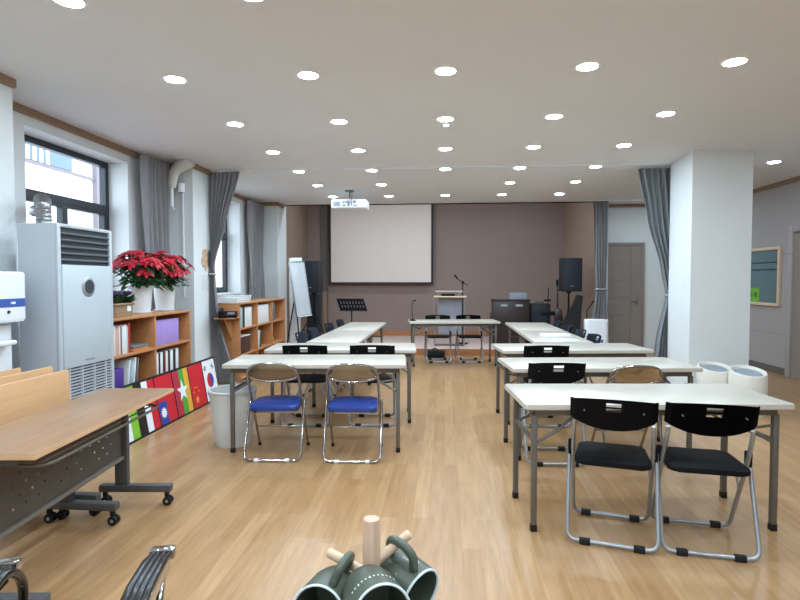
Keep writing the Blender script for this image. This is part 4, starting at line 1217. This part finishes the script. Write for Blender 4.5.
# ------------------------------------------------------------------ flip-top tables on castors at the left
def castor(par, x, y):
    c = MB().box(x - 0.012, x + 0.012, y - 0.012, y + 0.012, 0.05, 0.085, 0.002)
    for s in (-1, 1):
        c.cyl((x + 0.006, y + s * 0.006, 0.027), (x + 0.006, y + s * 0.022, 0.027), 0.027, seg=18)
    o = c.build('castor', 'black_rubber', par)
    MB().cyl((x + 0.006, y - 0.0235, 0.027), (x + 0.006, y + 0.0235, 0.027), 0.010, seg=12).build('hub', 'silver_steel', o)
def flip_table(label, loc, rz, L, tilted):
    t = thing('flip_top_table', label, 'table', loc, rz, 'wheeled flip top tables')
    hw, hl = 0.225, L / 2
    if not tilted:
        top = MB().box(-hw, hw, -hl, hl, 0.705, 0.73, 0.004).build('tabletop', 'walnut_top', t)
        e = 0.0015
        MB().box(-hw - e, hw + e, -hl - e, -hl + 0.002, 0.709, 0.727).box(-hw - e, hw + e, hl - 0.002, hl + e, 0.709, 0.727).box(hw - 0.002, hw + e, -hl, hl, 0.709, 0.727).box(-hw - e, -hw + 0.002, -hl, hl, 0.709, 0.727).build('edge_band', 'wood_edge', top)
    else:
        Mq = Matrix.Translation((-0.19, 0, 0.645)) @ Matrix.Rotation(R(87), 4, 'Y')
        top = MB().box(-hw, hw, -hl, hl, 0.0, 0.025, 0.004, M=Mq).build('tabletop', 'board_wood', t)
        e = 0.0015
        MB().box(-hw - e, -hw + 0.002, -hl, hl, 0.004, 0.021, M=Mq).box(-hw, hw, hl - 0.002, hl + e, 0.004, 0.021, M=Mq).build('edge_band', 'wood_edge', top)
    yl = hl - (0.165 if tilted else 0.055)
    for s in (-1, 1):
        ft = MB().box(-0.225, 0.225, s * yl - 0.026, s * yl + 0.026, 0.085, 0.13, 0.006).build('foot', 'charcoal_metal', t)
        castor(ft, 0.195, s * yl)
        castor(ft, -0.195, s * yl)
        MB().box(-0.125, -0.045, s * yl - 0.02, s * yl + 0.02, 0.13, 0.68 if not tilted else 0.60, 0.006).build('column', 'charcoal_metal', t)
        MB().box(-0.2, 0.12, s * yl - 0.02, s * yl + 0.02, 0.67, 0.705, 0.005).build('top_bracket', 'charcoal_metal', t) if not tilted else MB().box(-0.17, -0.05, s * yl - 0.02, s * yl + 0.02, 0.58, 0.64, 0.005).build('top_bracket', 'charcoal_metal', t)
    MB().cyl((-0.05, -yl, 0.64 if not tilted else 0.60), (-0.05, yl, 0.64 if not tilted else 0.60), 0.02).build('crossbar', 'charcoal_metal', t)
    if not tilted:
        # perforated modesty panel
        ys = [-yl + 0.02]
        holes = []
        n = 26
        for k in range(n):
            c = -yl + 0.06 + (2 * yl - 0.12) * k / (n - 1)
            ys += [c - 0.006, c + 0.006]
            holes.append(2 * k + 1)
        ys.append(yl - 0.02)
        zs = [0.31]
        for k in range(5):
            c = 0.385 + 0.05 * k
            zs += [c - 0.006, c + 0.006]
        zs.append(0.645)
        skip = set()
        for i, h in enumerate(holes):
            for k in range(5):
                if (i + k) % 2 == 0 and not ((i % 9 in (0,)) and k in (0, 4)) and (i % 7 not in (3,)):
                    skip.add((h, 2 * k + 1))
        MB().grid(lambda u, v: (-0.075, u, v), ys, zs, skip, thick=0.003).build('modesty_panel', 'panel_grey', t)
        MB().box(-0.089, -0.057, -yl + .02, yl - .02, 0.295, 0.32, 0.008).build('panel_lip', 'panel_grey', t)
        MB().tube(soften([(-0.05, -yl + 0.06, 0.655), (0.185, -yl + 0.06, 0.64), (0.185, yl - 0.04, 0.64), (-0.05, yl - 0.04, 0.655)], 0.09, 6), 0.008).tube([(0.08, -yl + 0.06, 0.645), (0.08, yl - 0.04, 0.645)], 0.005, seg=8).tube([(0.135, -yl + 0.06, 0.643), (0.135, yl - 0.04, 0.643)], 0.005, seg=8).build('wire_shelf', 'dark_steel', t)
    return t
a = R(4.8)
flip_table('wheeled flip top table with wood top lowered flat, in the left foreground', (-1.67 - 0.225 * math.cos(a), 2.667 - 0.225 * math.sin(a), 0), a, 1.33, False)
nt1 = flip_table('wheeled table with its wood top tipped upright, next to the flat one', (-2.115, 2.47, 0), 0, 1.335, True)
dup(nt1, (-2.305, 2.585, 0), 0, 'wheeled table with its wood top tipped upright, middle of the nested three')
dup(nt1, (-2.465, 2.52, 0), 0, 'wheeled table with its wood top tipped upright, nearest the water dispenser')

# ------------------------------------------------------------------ office chair whose arms reach into the lower left corner
oc = thing('office_chair', 'black armchair with ribbed arms and chrome brackets at the lower left corner', 'chair', (-0.934, 1.145, 0), R(15))
MB().prism(rrect(0.40, 0.36, 0.08, cy=-0.11), 0.36, 0.43, 0.03, seg=3).build('seat', 'bag_black', oc)
MB().prism(rrect(0.40, 0.07, 0.03, cy=-0.27), 0.48, 0.80, 0.02, seg=3).build('backrest', 'bag_black', oc)
MB().box(-0.05, 0.05, -0.25, -0.21, 0.38, 0.60, 0.01).build('back_bracket', 'chrome', oc)
MB().cyl((0, 0, 0.08), (0, 0, 0.37), 0.03).build('gas_column', 'black_plastic', oc)
for k in range(5):
    an = R(90 + 72 * k)
    lgm = MB().tube([(0, 0, 0.11), (0.26 * math.cos(an), 0.26 * math.sin(an), 0.075)], [0.028, 0.018], seg=10).build('base_leg', 'chrome', oc)
    MB().cyl((0.26 * math.cos(an) - 0.02, 0.26 * math.sin(an), 0.028), (0.26 * math.cos(an) + 0.02, 0.26 * math.sin(an), 0.028), 0.028, seg=16).build('castor', 'black_rubber', lgm)
for sx in (-1, 1):
    X = 0.215 if sx > 0 else -0.185
    # ribbed black pad on a chrome arm
    ribs = MB()
    for q in range(4):
        xo = X - 0.0225 + q * 0.015
        ribs.tube([(xo, -0.20, 0.60), (xo, -0.10, 0.655), (xo, 0.05, 0.672), (xo, 0.18, 0.665), (xo, 0.255, 0.65)], [0.0085, 0.0105, 0.0105, 0.0105, 0.008], seg=10)
    if sx < 0:
        ribs.tube(soften([(X + 0.034, -0.12, 0.60), (X + 0.034, 0.20, 0.668), (X + 0.034, 0.285, 0.60), (X + 0.034, 0.27, 0.44)], 0.12, 8), 0.013, seg=10)
    arm = ribs.build('armrest', 'black_gloss', oc)
    MB().box(X - 0.034, X + 0.034, 0.25, 0.285, 0.632, 0.662, 0.006).build('end_cap', 'chrome', arm)
    MB().tube(soften([(X, 0.26, 0.635), (X + sx * 0.02, 0.14, 0.60), (X + sx * 0.02, 0.03, 0.46), (X - sx * 0.06, 0.0, 0.40)], 0.05), 0.013).box(X + 0.022, X + 0.030, -0.12, 0.22, 0.625, 0.66, 0.003).build('arm_bracket', 'chrome', oc)

# ------------------------------------------------------------------ mug tree on a near table below the view
near_table = dup(tb, (0.05, 0.70, -0.026), 0, 'white folding table right in front of the viewer under the mug tree')
mt = thing('mug_tree', 'wooden mug tree with thick post and slanted pegs', 'mug tree', (-0.126, 0.925, 0.709))
MB().lathe([(0, 0), (0.075, 0), (0.078, 0.01), (0.07, 0.018), (0, 0.018)], seg=36).build('base', 'post_wood', mt)
MB().lathe([(0.0155, 0.015), (0.0155, 0.294), (0.0135, 0.297), (0, 0.297)], seg=28).build('post', 'post_wood', mt)
for tip in ((-0.083, 0.025, 0.222), (0.066, 0.02, 0.264), (0.002, -0.022, 0.19)):
    d = Vector(tip) - Vector((0, 0, 0.195 if tip[0] < 0 else (0.215 if tip[0] > 0.03 else 0.175)))
    s = Vector(tip) - d
    tip = Vector(tip); d = d.normalized()
    MB().tube([s + d * 0.01, tip - d * 0.003, tip], [0.0085, 0.0085, 0.006], seg=14).build('peg', 'peg_wood', mt)
def mug(label, mouth, axis, hdir, letters=False):
    z = Vector(axis).normalized()
    h = Vector(hdir)
    x = (h - z * h.dot(z)).normalized()
    y = z.cross(x)
    t = thing('mug', label, 'mug', (0, 0, 0), 0, 'dark green mugs on the mug tree')
    base = Vector(mouth) - z * 0.085
    Mx = Matrix((x, y, z)).transposed().to_4x4()
    t.matrix_world = Matrix.Translation(base) @ Mx @ Matrix.Scale(1.1, 4)
    MB().lathe([(0, 0), (0.036, 0), (0.040, 0.004), (0.0425, 0.02), (0.0425, 0.083), (0.0392, 0.083), (0.039, 0.02), (0.035, 0.006), (0, 0.005)], seg=44).build('cup', 'mug_green', t)
    MB().lathe([(0.0425, 0.0825), (0.0428, 0.0845), (0.041, 0.086), (0.0392, 0.0845), (0.039, 0.0825)], seg=44).build('rim', 'mug_rim', t)
    hp = [(0.040, 0, 0.070), (0.066, 0, 0.070), (0.076, 0, 0.056), (0.076, 0, 0.032), (0.066, 0, 0.018), (0.040, 0, 0.018)]
    hq = soften(hp, 0.016, 5)
    MB().tube(hq, 0.0072, seg=14).build('handle', 'mug_green', t, smooth=60)
    if letters:
        lt_ = MB()
        rn = random.Random(2)
        for k in range(12):
            a = R(letters[0] + (letters[1] - letters[0]) * k / 11)
            q = Matrix.Rotation(a, 4, 'Z')
            hh = 0.004 if k % 3 else 0.0055
            lt_.box(0.0424, 0.0428, -0.0011, 0.0011, 0.052, 0.052 + hh, M=q).box(0.0424, 0.0428, -0.0004, 0.0019, 0.052 + hh * 0.5, 0.0528 + hh * 0.5, M=q)
        lt_.build('lettering', 'mug_rim', t)
    return t
mug('dark green mug in the middle of the mug tree, pale rim towards the viewer', (-0.096, 0.815, 0.908), (0.036, -0.082, 0.012), (0.3, 0.2, -1), (120, 215))
mug('dark green mug on the right peg, its mouth turned right', (-0.046, 0.93, 0.876), (0.74, -0.60, -0.20), (-0.45, 0.1, 0.9))
mug('dark green mug on the left peg, its dark mouth turned left', (-0.203, 0.86, 0.876), (-0.16, -0.97, 0.12), (0.45, 0.1, 1))

# ------------------------------------------------------------------ world, camera, render look
w = bpy.data.worlds.new('World')
scn.world = w
w.use_nodes = True
bgn = w.node_tree.nodes['Background']
bgn.inputs['Color'].default_value = (0.80, 0.90, 1.0, 1)
bgn.inputs['Strength'].default_value = 5.5

cam = bpy.data.cameras.new('Camera')
co = bpy.data.objects.new('Camera', cam)
COL.objects.link(co)
cam.sensor_fit = 'HORIZONTAL'
cam.sensor_width = 36.0
cam.lens = 36.0 * 545.0 / 800.0
cam.clip_start = 0.05
cam.clip_end = 200
co.location = (0, 0, 1.42)
co.rotation_euler = (R(90 - 2.1017), 0, R(4.717))
scn.camera = co
scn.view_settings.view_transform = 'Standard'
scn.view_settings.look = 'None'
scn.view_settings.exposure = 0.0
scn.view_settings.gamma = 1.0
scn.view_settings.use_curve_mapping = False
